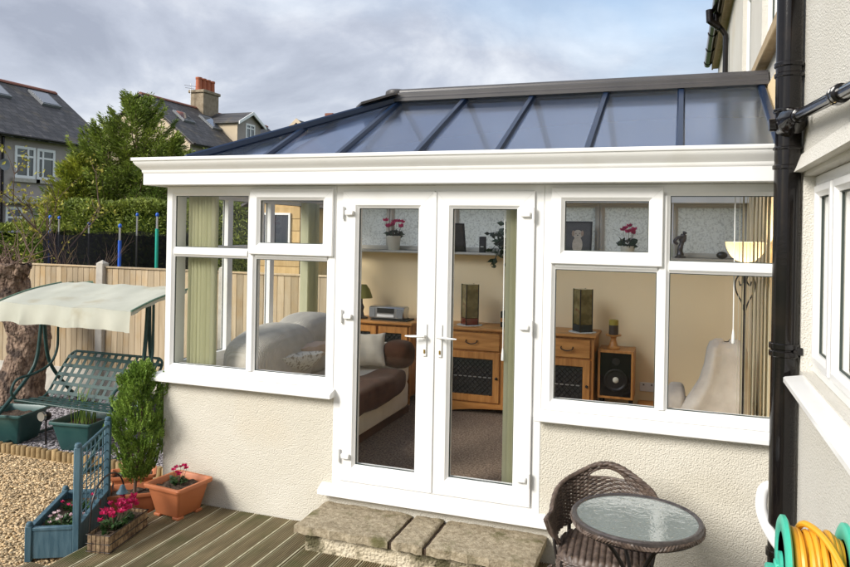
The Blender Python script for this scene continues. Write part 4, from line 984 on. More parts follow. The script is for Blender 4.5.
# ================================================================ BISTRO TABLE, CHAIRS
TX, TY, TZ = 3.553, -.955, .425
tb = thing('bistro_table', 'round bistro table with rippled glass top and braided wicker rim', 'table', (TX, TY, DZ))
gm = bpy.data.materials.new('rippled_glass'); gm.use_nodes = True
n, l = gm.node_tree.nodes, gm.node_tree.links; pb = n['Principled BSDF']
pb.inputs['Base Color'].default_value = (.32, .36, .34, 1); pb.inputs['Roughness'].default_value = .07; pb.inputs['Specular IOR Level'].default_value = 1.0; pb.inputs['Coat Weight'].default_value = .8; pb.inputs['Coat Roughness'].default_value = .05
tc = n.new('ShaderNodeTexCoord'); no = n.new('ShaderNodeTexNoise'); no.inputs['Scale'].default_value = 26; no.inputs['Detail'].default_value = 2; no.inputs['Distortion'].default_value = .8
l.new(tc.outputs['Object'], no.inputs['Vector']); bmp = n.new('ShaderNodeBump'); bmp.inputs['Strength'].default_value = .09; bmp.inputs['Distance'].default_value = .02
l.new(no.outputs[0], bmp.inputs['Height']); l.new(bmp.outputs[0], pb.inputs['Normal']); l.new(bmp.outputs[0], pb.inputs['Coat Normal'])
tb_tr = n.new('ShaderNodeBsdfTransparent'); tb_tr.inputs[0].default_value = (.7, .76, .73, 1); tb_mx = n.new('ShaderNodeMixShader'); tb_mx.inputs[0].default_value = .25
l.new(pb.outputs[0], tb_mx.inputs[1]); l.new(tb_tr.outputs[0], tb_mx.inputs[2]); l.new(tb_mx.outputs[0], n['Material Output'].inputs[0])
M['ripple'] = gm
part('glass_top', MB().lathe([(.0001, TZ-.006), (.283, TZ-.006), (.285, TZ-.003), (.283, TZ+.001), (.0001, TZ+.001)], 64, (TX, TY, 0)), 'ripple', tb)
part('rim', MB().lathe([(.281, TZ-.012), (.281, TZ+.003), (.288, TZ+.008), (.300, TZ+.008), (.306, TZ+.002), (.306, TZ-.012)], 72, (TX, TY, 0)), 'bronze', tb)
bd = MB()
for ph in (0, math.pi*2/3, math.pi*4/3):
    bd.tube([(TX+math.cos(a)*(.3005+.006*math.cos(a*34+ph)), TY+math.sin(a)*(.3005+.006*math.cos(a*34+ph)), TZ-.020+.009*math.sin(a*40+ph)) for a in np.linspace(0, 2*math.pi, 320)[:-1]], .0068, 5, closed=True)
part('braided_edge', bd, 'wicker', tb)
part('apron_ring', MB().lathe([(.285, TZ-.042), (.294, TZ-.042), (.294, TZ-.013), (.285, TZ-.013)], 60, (TX, TY, 0)), 'iron', tb)
for k in range(4):
    a = R_(35+90*k); ca, sa = math.cos(a), math.sin(a)
    part('leg', MB().tube([Vector((TX+ca*r, TY+sa*r, z)) for r, z in [(p.x, p.z) for p in spline([(.28, 0, TZ-.03), (.16, 0, TZ-.10), (.06, 0, .18), (.045, 0, .08), (.09, 0, -.08), (.24, 0, DZ+.005)], 5)]], .010, 8), 'iron', tb)
part('leg_ring', MB().tube(arc((TX, TY, .10), .052, 0, 2*math.pi, 20, 'xy')[:-1], .008, 6, closed=True), 'iron', tb)

def make_chair(name, label):
    t = thing(name, label, 'chair', (0, 0, 0), 'wicker chairs round the bistro table', local=True)
    def shell(th, h):                                               # th -1..1 round the back, h 0..1 up
        a = th*R_(118); top = .585+.180*math.cos(min(abs(a)*.92, math.pi/2))**1.25+.012*math.cos(a*5); z0 = .46-.02*abs(th)
        z = z0+(top-z0)*h; fl = 1+.10*h+.03*math.sin(h*3)
        sq = 1+.04*math.cos(2*a)
        ex = .05*max(0, abs(th)-.82)/.18*h
        return Vector(((.262*fl*sq+ex)*math.sin(a), .235*fl*math.cos(a)+.01-.03*(abs(th)**6)*h, z))
    hole = lambda th, h: (th/.17)**2+((h-.84)/.085)**2 < 1
    wv = MB(); rows = 26; N = 96
    for i in range(rows):
        h = .015+.96*i/(rows-1); run = []
        for j in range(N+1):
            th = -1+2*j/N
            if hole(th, h):
                if len(run) > 2: wv.tube(run, .0066, 5)
                run = []; continue
            p = shell(th, h); o = (.0042 if (j//2+i) % 2 else -.0042); d = Vector((p.x, p.y, 0)).normalized(); run.append(p+d*o)
        if len(run) > 2: wv.tube(run, .0066, 5)
    part('woven_back', wv, 'wicker', t, smooth=60)
    sk = MB()
    for j in range(1, 48, 2):
        th = -1+2*j/48; run = []
        for i in range(12):
            h = i/11
            if hole(th, h):
                if len(run) > 1: sk.tube(run, .004, 4)
                run = []; continue
            run.append(shell(th, h))
        if len(run) > 1: sk.tube(run, .004, 4)
    part('stakes', sk, 'wicker', t, smooth=60)
    rim = [shell(-1, .05), shell(-1, .5)]+[shell(-1+2*j/70, 1.0) for j in range(71)]+[shell(1, .5), shell(1, .05)]
    rb = MB()
    for ph in (0, 2.09, 4.19):
        pts = []
        for k, p in enumerate(rim): pts.append(Vector(p)+Vector((math.cos(k*1.1+ph)*.006, math.sin(k*1.1+ph)*.006, math.cos(k*1.1+ph)*.006)))
        rb.tube(pts, .0105, 6)
    part('braided_rim', rb, 'wicker', t, smooth=60)
    part('hand_hole_rim', MB().tube([shell(.17*math.cos(a), .84+.085*math.sin(a)) for a in np.linspace(0, 2*math.pi, 28)[:-1]], .0075, 6, closed=True), 'wicker', t)
    def st(u, v):
        x, y = (u*2-1), (v*2-1); e = 3.2; rr = (abs(x)**e+abs(y)**e)**(1/e); edge = max(0, rr-.9)/.1
        X, Y_ = x*.245*(1-.05*max(0, y)), -.02+y*.225
        w = .011*abs(math.sin(u*math.pi*15))**.6*(.55+.45*abs(math.sin(v*math.pi*30+(int(u*15) % 2)*1.57)))
        k = 1 if rr <= 1 else 1/rr
        return (X*k, -.02+(Y_+.02)*k, .425+w+.012*(1-rr*rr if rr < 1 else 0)-.03*edge**2 if rr <= 1 else .425-.03)
    part('seat', MB().grid(st, 91, 91), 'wicker', t, smooth=60, recalc=False)
    ap = MB()
    for i in range(6):
        z = .40-i*.0125
        ap.tube([(.238*math.copysign(abs(math.cos(a))**.55, math.cos(a))*(1+.012*math.sin(a*36+i*3.14)), -.02+.222*math.copysign(abs(math.sin(a))**.55, math.sin(a))*(1+.012*math.sin(a*36+i*3.14)), z) for a in np.linspace(0, 2*math.pi, 145)[:-1]], .0072, 5, closed=True)
    part('seat_apron', ap, 'wicker', t, smooth=60)
    for sx in (-1, 1):
        part('leg', MB().tube(spline([(sx*.20, -.20, .40), (sx*.21, -.215, .2), (sx*.225, -.235, 0.0)], 4), .011, 8), 'iron', t)
        part('leg', MB().tube(spline([(sx*.20, .18, .46), (sx*.205, .20, .2), (sx*.215, .235, 0.0)], 4), .011, 8), 'iron', t)
        tip = shell(sx*.97, .3)
        part('arm_support', MB().tube(spline([tip, Vector((sx*.255, tip.y-.02, .48)), Vector((sx*.235, -.14, .38))], 4), .008, 8), 'iron', t)
    return t
ch = make_chair('wicker_chair', 'brown wicker chair standing between the bistro table and the roughcast wall')
ch.location = (3.375, -.615, DZ); ch.rotation_euler = (0, 0, R_(3))
c2 = copy_tree(ch); c2['label'] = 'brown wicker chair with its back cropped, drawn up under the table away from wall'
c2.location = (3.49, -1.46, DZ); c2.rotation_euler = (0, 0, R_(176))

# ================================================================ HOSE REEL
RY_, RZ_ = -1.80, .65
hr = thing('hose_reel', 'teal wall mounted hose reel wound with yellow garden hose', 'hose reel', (HX, RY_, RZ_))
for x, R0 in ((4.085, .165), (4.275, .165)):
    d = MB().lathe([(R0-.055, -.006), (R0-.050, -.010), (R0-.01, -.012), (R0, -.006), (R0, .006), (R0-.01, .012), (R0-.050, .010), (R0-.055, .006), (R0-.055, -.006)], 44, (x, RY_, RZ_), 'x')
    for k in range(5):
        a = R_(72*k+18); d.beam((x, RY_+math.cos(a)*.03, RZ_+math.sin(a)*.03), (x, RY_+math.cos(a)*(R0-.045), RZ_+math.sin(a)*(R0-.045)), .045, .010, (1, 0, 0))
    d.lathe([(.0001, -.018), (.045, -.016), (.045, .016), (.0001, .018)], 20, (x, RY_, RZ_), 'x')
    part('disc', d, 'reel', hr)
part('drum', MB().lathe([(.05, 4.09), (.05, 4.27)], 20, (0, RY_, RZ_), 'x'), 'reel', hr)
q = random.Random(9)
for layer in range(3):
    pts = []; nt = 7
    R0 = .075+layer*.022
    for k in range(nt*26+1):
        a = 2*math.pi*k/26; s_ = k/(nt*26); x = 4.105+.150*(s_ if layer % 2 == 0 else 1-s_)
        pts.append((x+.004*math.sin(a*.37+layer), RY_+math.cos(a)*(R0+.006*math.sin(a*.61+layer*2)), RZ_+math.sin(a)*(R0+.006*math.sin(a*.43))))
    part('hose', MB().tube(pts, .0112, 8), 'hose', hr)
lo = spline([(4.13, RY_+.11, RZ_+.07), (4.15, RY_+.03, RZ_+.142), (4.20, RY_-.06, RZ_+.13), (4.245, RY_-.13, RZ_+.05), (4.25, RY_-.15, RZ_-.06)], 6)
part('hose', MB().tube(lo, .0112, 8), 'hose', hr)
part('connector', MB().tube([(4.185, RY_-.128, RZ_+.045), (4.190, RY_-.136, RZ_+.02)], .017, 12), 'grey_plastic', hr)
part('bracket', MB().box(4.05, HX+.004, RY_-.03, RY_+.03, RZ_-.235, RZ_-.205, .005).box(HX-.018, HX-.0005, RY_-.06, RY_+.06, RZ_-.26, RZ_+.05, .005).box(4.055, 4.075, RY_-.03, RY_+.03, RZ_-.23, RZ_+.01, .004), 'reel', hr)
part('crank', MB().box(4.030, 4.062, RY_-.035, RY_+.06, RZ_-.055, RZ_-.02, .006), 'reel', hr)
tap = thing('garden_tap', 'small bronze garden tap on the house wall behind the hose reel', 'tap', (HX, -1.15, .47))
part('spout', MB().tube(spline([(HX, -1.15, .47), (HX-.06, -1.15, .47), (HX-.09, -1.15, .455), (HX-.095, -1.15, .41)], 4), .012, 8), 'bronze', tap)
part('tap_handle', MB().tube([(HX-.055, -1.15, .475), (HX-.055, -1.15, .51)], .006, 6).tube([(HX-.085, -1.15, .512), (HX-.025, -1.15, .512)], .007, 6).tube([(HX-.055, -1.18, .512), (HX-.055, -1.12, .512)], .007, 6), 'bronze', tap)
# ================================================================ BLINDS
def slat_mesh(h, name, m):
    w = .089
    return mesh_of(MB().grid(lambda u, v: (.0022*math.sin(u*math.pi), (u-.5)*w, -v*h), 5, 2).add([(-.0012, -.04, -h-.001), (.0012, -.04, -h-.001), (.0012, .04, -h-.001), (-.0012, .04, -h-.001), (-.0012, -.04, -h+.03), (.0012, -.04, -h+.03), (.0012, .04, -h+.03), (-.0012, .04, -h+.03)],
                   [(0, 1, 2, 3), (4, 7, 6, 5), (0, 4, 5, 1), (2, 6, 7, 3), (1, 5, 6, 2), (0, 3, 7, 4)]), name, m)
def blind(label, m, x0, x1, n, ztop, zbot, y=.135, turn=0, rx0=None, rx1=None, along='x', xw=.13, group='vertical blinds at the conservatory glazing'):
    loc = (x0, y, ztop) if along == 'x' else (xw, x0, ztop)
    t = thing('vertical_blind', label, 'blind', loc, group)
    me = slat_mesh(ztop-zbot, 'slat', m)
    for i in range(n):
        p = x0+(x1-x0)*i/max(1, n-1)
        if along == 'x': inst('slat', me, t, (p, y, ztop), (0, 0, R_(turn+random.uniform(-7, 7))))
        else: inst('slat', me, t, (xw, p, ztop), (0, 0, R_(90+random.uniform(-7, 7))))
    a, b = rx0 if rx0 is not None else x0, rx1 if rx1 is not None else x1
    hb = MB().box(a, b, y-.022, y+.022, ztop+.002, ztop+.03, .003) if along == 'x' else MB().box(xw-.022, xw+.022, a, b, ztop+.002, ztop+.03, .003)
    part('head_rail', hb, 'upvc_in', t)
    return t
blind('sage green vertical blind gathered at the left window beside the sofa', 'blind', .135, .345, 8, 2.045, .70, rx0=.08, rx1=1.43)
b2 = blind('sage green vertical blind gathered behind the right glass door', 'blind', 2.675, 2.80, 5, 2.045, .06, turn=-50, rx0=1.46, rx1=2.90)
b3 = blind('cream vertical blind gathered edge on in front of the standing lamp', 'blind_w', 4.065, 4.245, 10, 2.045, .70, rx0=2.93, rx1=4.30)
blind('sage green vertical blind gathered along the side window above the sofa', 'blind', 1.93, 2.16, 8, 2.045, .70, along='y', rx0=.25, rx1=2.66)
for bb, x, z0 in ((b2, 2.635, 1.00), (b3, 4.035, 1.21)):
    part('pull_cord', MB().tube([(x, .10, 2.04), (x+.002, .10, z0)], .0035, 6), 'white_plastic', bb)
    part('cord_weight', MB().lathe([(.004, z0+.02), (.009, z0-.02), (.011, z0-.06), (.008, z0-.065)], 10, (x+.002, .10, 0)), 'white_plastic', bb)

# ================================================================ SIDEBOARDS
def sideboard(name, label, x0, x1, yf, yb, h, bays):
    t = thing(name, label, 'sideboard', ((x0+x1)/2, (yf+yb)/2, .002), 'pine sideboards along the back wall')
    part('carcass', MB().box(x0, x1, yf+.022, yb, .08, h-.031, .004), 'pine_v', t)
    part('top', MB().box(x0-.03, x1+.03, yf-.025, yb+.003, h-.03, h, .008), 'pine', t)
    n = 20; pl = [(x0-.008, .002), (x0-.008, .105), (x1+.008, .105), (x1+.008, .002), (x1-.09, .002)]
    pl += [(x1-.09-(x1-x0-.18)*i/n, .002+.06*math.sin(math.pi*i/n)**.6) for i in range(1, n)]+[(x0+.09, .002)]
    part('plinth', MB().prism(pl, lambda a, b, d: (a, d, b), yf-.008, yf+.02), 'pine', t)
    part('side_panel', MB().box(x1-.002, x1+.006, yf+.002, yb-.001, .106, h-.032, .003), 'pine_v', t)
    for (a, b, kind) in bays:
        if kind in ('door', 'drawer_door'):
            z1 = h-.05
            if kind == 'drawer_door':
                d = part('drawer', MB().box(a+.008, b-.008, yf, yf+.021, h-.225, h-.05, .006), 'pine', t); cxm = (a+b)/2; zc = h-.135
                part('handle', MB().tube(spline([(cxm-.055, yf-.004, zc+.012), (cxm-.05, yf-.025, zc-.01), (cxm, yf-.028, zc-.022), (cxm+.05, yf-.025, zc-.01), (cxm+.055, yf-.004, zc+.012)], 4), .005, 6), 'iron', d)
                z1 = h-.24
            f = part('door', MB().frame(a+.008, b-.008, .115, z1, [(0, .021), (0, .004), (.004, 0), (.062, 0), (.068, .008), (.068, .021)], lambda u, v, d: (u, yf+d, v)), 'pine_v', t)
            part('dark_panel', MB().box(a+.07, b-.07, yf+.012, yf+.0215, .177, z1-.062), 'dark', f, smooth=None)
            lt = MB(); L, Z0, Z1 = (a+.076, b-.076), .183, z1-.068
            st = .05
            for sgn in (1, -1):
                k = -20
                while k < 30:
                    u0 = L[0]+k*st; p = []
                    for s_ in (0, 1):
                        pass
                    # clip the diagonal line u = u0 + sgn*(v-Z0) to the opening
                    va, vb = Z0, Z1
                    if sgn > 0: va = max(va, Z0+(L[0]-u0)); vb = min(vb, Z0+(L[1]-u0))
                    else: va = max(va, Z0+(u0-L[1])); vb = min(vb, Z0+(u0-L[0]))
                    if vb-va > .01: lt.tube([(u0+sgn*(va-Z0), yf+.008, va), (u0+sgn*(vb-Z0), yf+.008, vb)], .0035, 4)
                    k += 1
            part('wire_lattice', lt, 'iron', f, smooth=None, stuff=True)
            part('shelf_items', MB().box(a+.09, b-.09, yf+.0095, yf+.0118, (Z0+Z1)/2-.006, (Z0+Z1)/2+.006), 'steel', f, smooth=None)
            part('knob', MB().blob((b-.035, yf-.012, (Z0+Z1)/2), (.014, .014, .014), 10, 8), 'iron', f)
        else:
            n = 4; hh = (h-.05-.115)/n
            for i in range(n):
                d = part('drawer', MB().box(a+.008, b-.008, yf, yf+.021, .115+hh*i+.004, .115+hh*(i+1)-.004, .008), 'pine', t)
                part('knob', MB().blob(((a+b)/2, yf-.012, .115+hh*(i+.5)), (.014, .014, .014), 10, 8), 'pine', d)
    return t
sideboard('sideboard', 'long honey pine sideboard with latticed doors carrying two tall glass lamps', 1.50, 2.985, 2.29, 2.73, .842, [(1.52, 2.10, 'drawer_door'), (2.12, 2.50, 'drawers'), (2.52, 2.965, 'drawer_door')])
sideboard('sideboard', 'shorter honey pine sideboard behind the sofa carrying a silver radio', .42, 1.145, 2.32, 2.73, .842, [(.44, .78, 'door'), (.79, 1.125, 'door')])
# radio
rd = thing('radio', 'silver radio with dark display on the pine sideboard behind the sofa', 'radio', (.85, 2.45, .844))
part('body', MB().box(.65, 1.045, 2.40, 2.56, .856, .985, .012), 'steel', rd)
part('display', MB().box(.745, .935, 2.395, 2.3998, .92, .972, .001), 'dark', rd)
for x in (.69, 1.0): part('speaker_grille', MB().box(x-.033, x+.033, 2.395, 2.3998, .875, .968, .001), 'grey_plastic', rd)
part('button_strip', MB().box(.745, .935, 2.3955, 2.3998, .878, .905, .001), 'white_plastic', rd); part('foot_mat', MB().box(.68, 1.09, 2.38, 2.6, .8425, .8555), 'dark', rd)
# table lamp
tl = thing('table_lamp', 'small table lamp with dull yellow shade beside the silver radio', 'lamp', (.53, 2.48, .844))
part('base', MB().lathe([(.07, .844), (.07, .855), (.03, .87), (.018, .92), (.03, .96), (.012, 1.0), (.008, 1.08)], 20, (.53, 2.48, 0)), 'bronze', tl)
part('lamp_shade', MB().lathe([(.115, 1.06), (.112, 1.075), (.085, 1.15), (.05, 1.20), (.046, 1.20), (.08, 1.148), (.108, 1.07)], 24, (.53, 2.48, 0)), mat('olive_lamp_glass', (.34, .31, .07), .4, trans=.4), tl)
# glass column lamps
def column(label, x, y, foot):
    t = thing('glass_lamp', label, 'lamp', (x, y, .844), 'square glass column lamps', local=True, rot=R_(38))
    part('doily', MB().lathe([(.0001, -.0015), (.13, -.0015), (.132, .001), (.13, .003), (.0001, .003)], 30), 'lace', t)
    part('foot', MB().box(-.068, .068, -.068, .068, .0035, .07, .004), foot, t); part('column', MB().box(-.065, .065, -.065, .065, .071, .41, .004), 'gold_glass', t)
    part('frame', MB().box(-.069, -.060, -.069, -.060, .004, .412).box(.060, .069, -.069, -.060, .004, .412).box(-.069, -.060, .060, .069, .004, .412).box(.060, .069, .060, .069, .004, .412), 'iron', t, smooth=None)
column('square mottled amber glass lamp with dark red foot on the long sideboard', 1.735, 2.47, 'red_glass')
column('square mottled amber glass lamp with black foot at the sideboard end by the speaker', 2.86, 2.47, 'dark')
bx = thing('desk_clock', 'small black and brown box on the long pine sideboard behind the blind', 'clock', (2.17, 2.5, .844))
part('body', MB().box(2.06, 2.30, 2.44, 2.56, .8425, 1.0, .006), 'dark', bx); part('front_band', MB().box(2.062, 2.298, 2.434, 2.4398, .895, .935), 'pine', bx, smooth=None)
# speaker
sk = thing('loudspeaker', 'wooden loudspeaker with black front and pale dust cap beside the sideboard', 'speaker', (3.19, 2.5, .002))
part('cabinet', MB().frame(3.02, 3.345, .25, .70, [(0, .32), (0, .004), (.004, 0), (.022, 0), (.022, .32)], lambda u, v, d: (u, 2.36+d, v)), 'pine_v', sk)
part('baffle', MB().box(3.0425, 3.3225, 2.372, 2.66, .2725, .6775), 'black', sk, smooth=None)
part('woofer', MB().lathe([(.105, 0), (.105, -.008), (.095, -.010), (.09, -.004), (.04, .012), (.0001, .014)], 32, (3.185, 2.369, .425), 'y'), 'iron', sk)
part('dust_cap', MB().blob((3.185, 2.374, .425), (.030, .016, .030), 14, 8), 'pot_white', sk)
part('tweeter', MB().lathe([(.035, 0), (.035, -.005), (.02, -.006), (.0001, -.002)], 20, (3.185, 2.371, .595), 'y'), 'iron', sk)
for x in (3.05, 3.315):
    for y in (2.39, 2.64): part('leg', MB().box(x-.012, x+.012, y-.012, y+.012, .003, .2495), 'iron', sk)
cd = thing('candle_holder', 'turned wooden candle holder with dark candle on the loudspeaker', 'candle', (3.15, 2.48, .702))
part('holder', MB().lathe([(.0001, .702), (.06, .702), (.062, .712), (.04, .735), (.024, .79), (.03, .815), (.072, .825), (.074, .835), (.0001, .835)], 24, (3.15, 2.48, 0)), 'pine', cd)
part('candle', MB().lathe([(.044, .836), (.044, .925), (.0001, .925)], 20, (3.15, 2.48, 0)), 'candle', cd); part('candle_top', MB().lathe([(.0442, .9255), (.0442, .972), (.036, .975), (.0001, .968)], 20, (3.15, 2.48, 0)), 'candle2', cd)
stl = thing('wooden_stool', 'low dark wooden stool under the wall socket', 'stool', (3.52, 2.5, .002))
part('top', MB().box(3.375, 3.66, 2.36, 2.66, .17, .20, .005), 'pine', stl)
for x in (3.39, 3.645):
    for y in (2.38, 2.64): part('leg', MB().box(x-.014, x+.014, y-.014, y+.014, .003, .1695), 'pine_v', stl)
so = thing('wall_socket', 'white double wall socket above the low stool', 'socket', (3.46, 2.748, .31))
part('plate', MB().box(3.385, 3.531, 2.738, 2.7495, .268, .354, .003), 'white_plastic', so)
for x in (3.42, 3.495): part('switch', MB().box(x-.008, x+.008, 2.734, 2.7378, .325, .342, .001), 'grey_plastic', so)

# ================================================================ SILL ITEMS
ZS = 1.573
def pot_flower(label, x, y, r, h, nf, fh, seed):
    t = thing('potted_cyclamen', label, 'plant', (x, y, ZS), local=True)
    part('pot', MB().lathe([(.0001, 0), (r*.74, 0), (r*.78, .006), (r*.98, h*.93), (r, h*.94), (r, h), (r*.9, h), (r*.86, h*.85), (.0001, h*.85)], 24), 'pot_white', t)
    cyclamen(t, (0, 0, h*.9), r*1.25, nf, 46, fh=fh, leaf='leaf_dark', ls=.045, fs=.036, seed=seed, spread=1.0); return t
pot_flower('cream pot of magenta cyclamen on the back sill above the radio', .80, 2.70, .078, .155, 13, .16, 41)
pot_flower('cream pot of purple cyclamen on the back sill beside the dog picture', 3.25, 2.70, .072, .10, 9, .18, 44)
fr2 = thing('picture_frame', 'narrow black picture frame seen edge on upon the back sill', 'picture', (1.56, 2.68, ZS), local=True, rot=R_(62))
part('frame', MB().frame(-.09, .09, .001, .30, [(0, .018), (0, 0), (.016, 0), (.016, .018)], lambda u, v, d: (u, d+v*.12, v)), 'dark', fr2, smooth=None); part('print', MB().prism([(-.076, .015), (.076, .015), (.076, .286), (-.076, .286)], lambda u, v, d: (u, d+v*.12, v), .006, .012), 'photo_dark', fr2, smooth=None)
dgp = thing('dog_picture', 'framed photograph of a small pale dog on the back sill', 'picture', (2.765, 2.68, ZS), local=True, rot=R_(-8))
FD = lambda u, v, d: (u, d+v*.10, v)
part('frame', MB().frame(-.14, .14, .001, .335, [(0, .02), (0, 0), (.014, 0), (.014, .02)], FD), 'dark', dgp, smooth=None)
part('print', MB().prism([(-.127, .014), (.127, .014), (.127, .322), (-.127, .322)], FD, .006, .014), 'photo_dark', dgp, smooth=None)
def ell(cx_, cz_, rx, rz, d, m):
    part('printed_dog', MB().prism([(cx_+rx*math.cos(a), cz_+rz*math.sin(a)) for a in np.linspace(0, 2*math.pi, 18)[:-1]], FD, d, d+.0004), m, dgp, smooth=None)
ell(.0, .10, .052, .085, .0052, 'photo_dog'); ell(.0, .205, .048, .045, .0046, 'photo_dog'); ell(.0, .19, .026, .024, .0040, 'photo_dog'); ell(-.046, .215, .014, .03, .0040, 'photo_tan'); ell(.046, .215, .014, .03, .0040, 'photo_tan'); ell(-.018, .215, .005, .005, .0036, 'photo_dark'); ell(.018, .215, .005, .005, .0036, 'photo_dark'); ell(.0, .196, .008, .006, .0034, 'photo_dark')
ps = thing('small_speaker', 'small black upright box on the back sill beside the trailing plant', 'speaker', (1.80, 2.68, ZS))
part('body', MB().box(1.77, 1.832, 2.65, 2.71, ZS, ZS+.165, .004), 'dark', ps); part('badge', MB().box(1.785, 1.817, 2.6485, 2.6498, ZS+.055, ZS+.065), 'steel', ps, smooth=None)
iv = thing('trailing_plant', 'dark leaved trailing houseplant hanging over the back sill', 'plant', (2.05, 2.66, ZS))
part('pot', MB().lathe([(.0001, ZS), (.055, ZS), (.07, ZS+.11), (.062, ZS+.11), (.0001, ZS+.10)], 20, (2.06, 2.67, 0)), 'pot_white', iv)
q = np.random.default_rng(12); P = []; D = []; vn = MB()
for k in range(16):
    a = q.uniform(0, 6.283); p0 = np.array([2.06, 2.66, ZS+.11]); dr = np.array([math.cos(a)*.17, -abs(math.sin(a))*.09, q.uniform(-.26, .24)])
    p1 = p0+dr*.55+np.array([0, 0, .06]); p2 = p0+dr; vn.tube([p0, p1, p2], .003, 4)
    for s_ in np.linspace(.25, 1, 7):
        b = p0*(1-s_)**2+2*p1*s_*(1-s_)+p2*s_*s_; P.append(b); D.append(np.array([q.normal()*.8, -.5+q.normal()*.3, -.35+q.normal()*.5]))
part('vines', vn, 'leaf_dark', iv); leaf_part('leaves', P, D, q.uniform(.06, .10, len(P)), .055, 'leaf_dark', iv, seed=5)
fg = thing('figurine', 'dark bronze standing figurine on the back sill', 'figurine', (3.74, 2.67, ZS))
part('figure', MB().tube(spline([(3.735, 2.67, ZS+.02), (3.73, 2.67, ZS+.08), (3.745, 2.67, ZS+.14), (3.755, 2.67, ZS+.19), (3.765, 2.66, ZS+.225), (3.775, 2.655, ZS+.25)], 5), [.034]*3+[.026]*5+[.022]*4+[.034]*5+[.028]*3+[.012, .016, .02, .02, .018, .008], 12), 'bronze', fg, smooth=70)
part('arm', MB().tube(spline([(3.76, 2.65, ZS+.20), (3.71, 2.63, ZS+.19), (3.68, 2.63, ZS+.155), (3.71, 2.64, ZS+.13)], 4), .014, 8), 'bronze', fg); part('plinth', MB().lathe([(.05, ZS), (.05, ZS+.014), (.04, ZS+.02), (.0001, ZS+.02)], 16, (3.735, 2.67, 0)), 'bronze', fg)
bw = thing('dark_ornament', 'small dark ornament on the back sill by the standing lamp bowl', 'ornament', (4.10, 2.68, ZS))
part('body', MB().blob((4.10, 2.68, ZS+.035), (.05, .035, .035), 12, 8), 'photo_dark', bw)

# ================================================================ SOFA
sf = thing('sofa', 'grey corduroy sofa with brown suede seat edge and cream side panel', 'sofa', (.8, 1.2, .002))
YN, YF, XB, XF = .34, 2.08, .285, 1.27
part('plinth', MB().box(XB+.03, XF-.02, YN+.03, YF-.02, .003, .085, .01), 'brown_fab', sf)
part('base', MB().super(((XB+XF)/2, (YN+YF)/2, .20), ((XF-XB)/2, (YF-YN)/2, .125), .16, 48, 16), 'cream_fab', sf)
part('seat_cushion', MB().super(((XB+XF)/2+.10, (YN+YF)/2-.08, .375), ((XF-XB)/2-.08, (YF-YN)/2-.10, .085), .22, 48, 16, lambda x, y, z: (x, y, z)), 'cream_fab', sf)
part('seat_edge', MB().super((XF-.10, (YN+YF)/2-.08, .365), (.16, (YF-YN)/2-.07, .118), .45, 60, 20, lambda x, y, z: (x*(1+.10*math.sin(y*6)), y, z*(1+.08*math.sin(y*9+1)))), 'brown_fab', sf)
def cord(fn, seed):
    return fn
def back_lump(c, r, seed):
    return MB().super(c, r, .62, 96, 40, lambda x, y, z: (x*(1+.05*math.sin(y*4+seed)+.010*math.sin(z*38)), y, z*(1+.07*math.sin(y*3+seed))))
part('back_cushion', back_lump((.46, .80, .67), (.235, .52, .275), 1), 'cord_grey', sf, smooth=80)
part('back_cushion', back_lump((.44, 1.52, .72), (.21, .50, .265), 2.4), 'cord_grey', sf, smooth=80)
part('back_frame', MB().super((.33, 1.2, .46), (.055, .86, .34), .3, 40, 16), 'cord_grey', sf)
part('armrest', MB().super((.80, 1.95, .46), (.46, .125, .225), .42, 60, 24), 'cream_fab', sf)
part('arm_cap', MB().super((1.17, 1.95, .585), (.15, .165, .135), .72, 40, 20), 'brown_fab', sf, smooth=80)
part('armrest', MB().super((.66, .42, .40), (.36, .115, .19), .42, 60, 24), 'cord_grey', sf)
def cushion(name, label, c, L, H, T, rz, tilt, m, group=None):
    t = MB(); n_ = 22
    for s_ in (1, -1):
        def fn(u, v):
            x, y = u*2-1, v*2-1; k = 1-.09*(1-abs(x)**2)*abs(y)**2; k2 = 1-.09*(1-abs(y)**2)*abs(x)**2
            return (x*L*k2, y*H*k, s_*T*((1-abs(x)**2.6)*(1-abs(y)**2.6))**.55*(1+.06*math.sin(x*5+y*3))+.006*math.sin(x*9)*abs(y))
        t.grid(fn, n_, n_)
    mt = Matrix.Translation(c) @ Matrix.Rotation(rz, 4, 'Z') @ Matrix.Rotation(tilt, 4, 'X')
    t.v = [tuple(mt @ Vector(p)) for p in t.v]
    return solo(name, t, m, label, 'cushion', c, 80, group)
cushion('cushion', 'cream cushion with frilled edge leaning on the sofa arm', (.93, 1.76, .64), .17, .17, .075, R_(25), R_(62), 'cream_fab')
cushion('cushion', 'patterned white cushion lying on the grey sofa back', (.64, .86, .63), .23, .18, .075, R_(65), R_(-32), 'lace')
cushion('cushion', 'plain beige pink cushion lying behind the patterned white cushion', (.62, 1.12, .68), .23, .18, .075, R_(75), R_(-30), 'pink_fab')

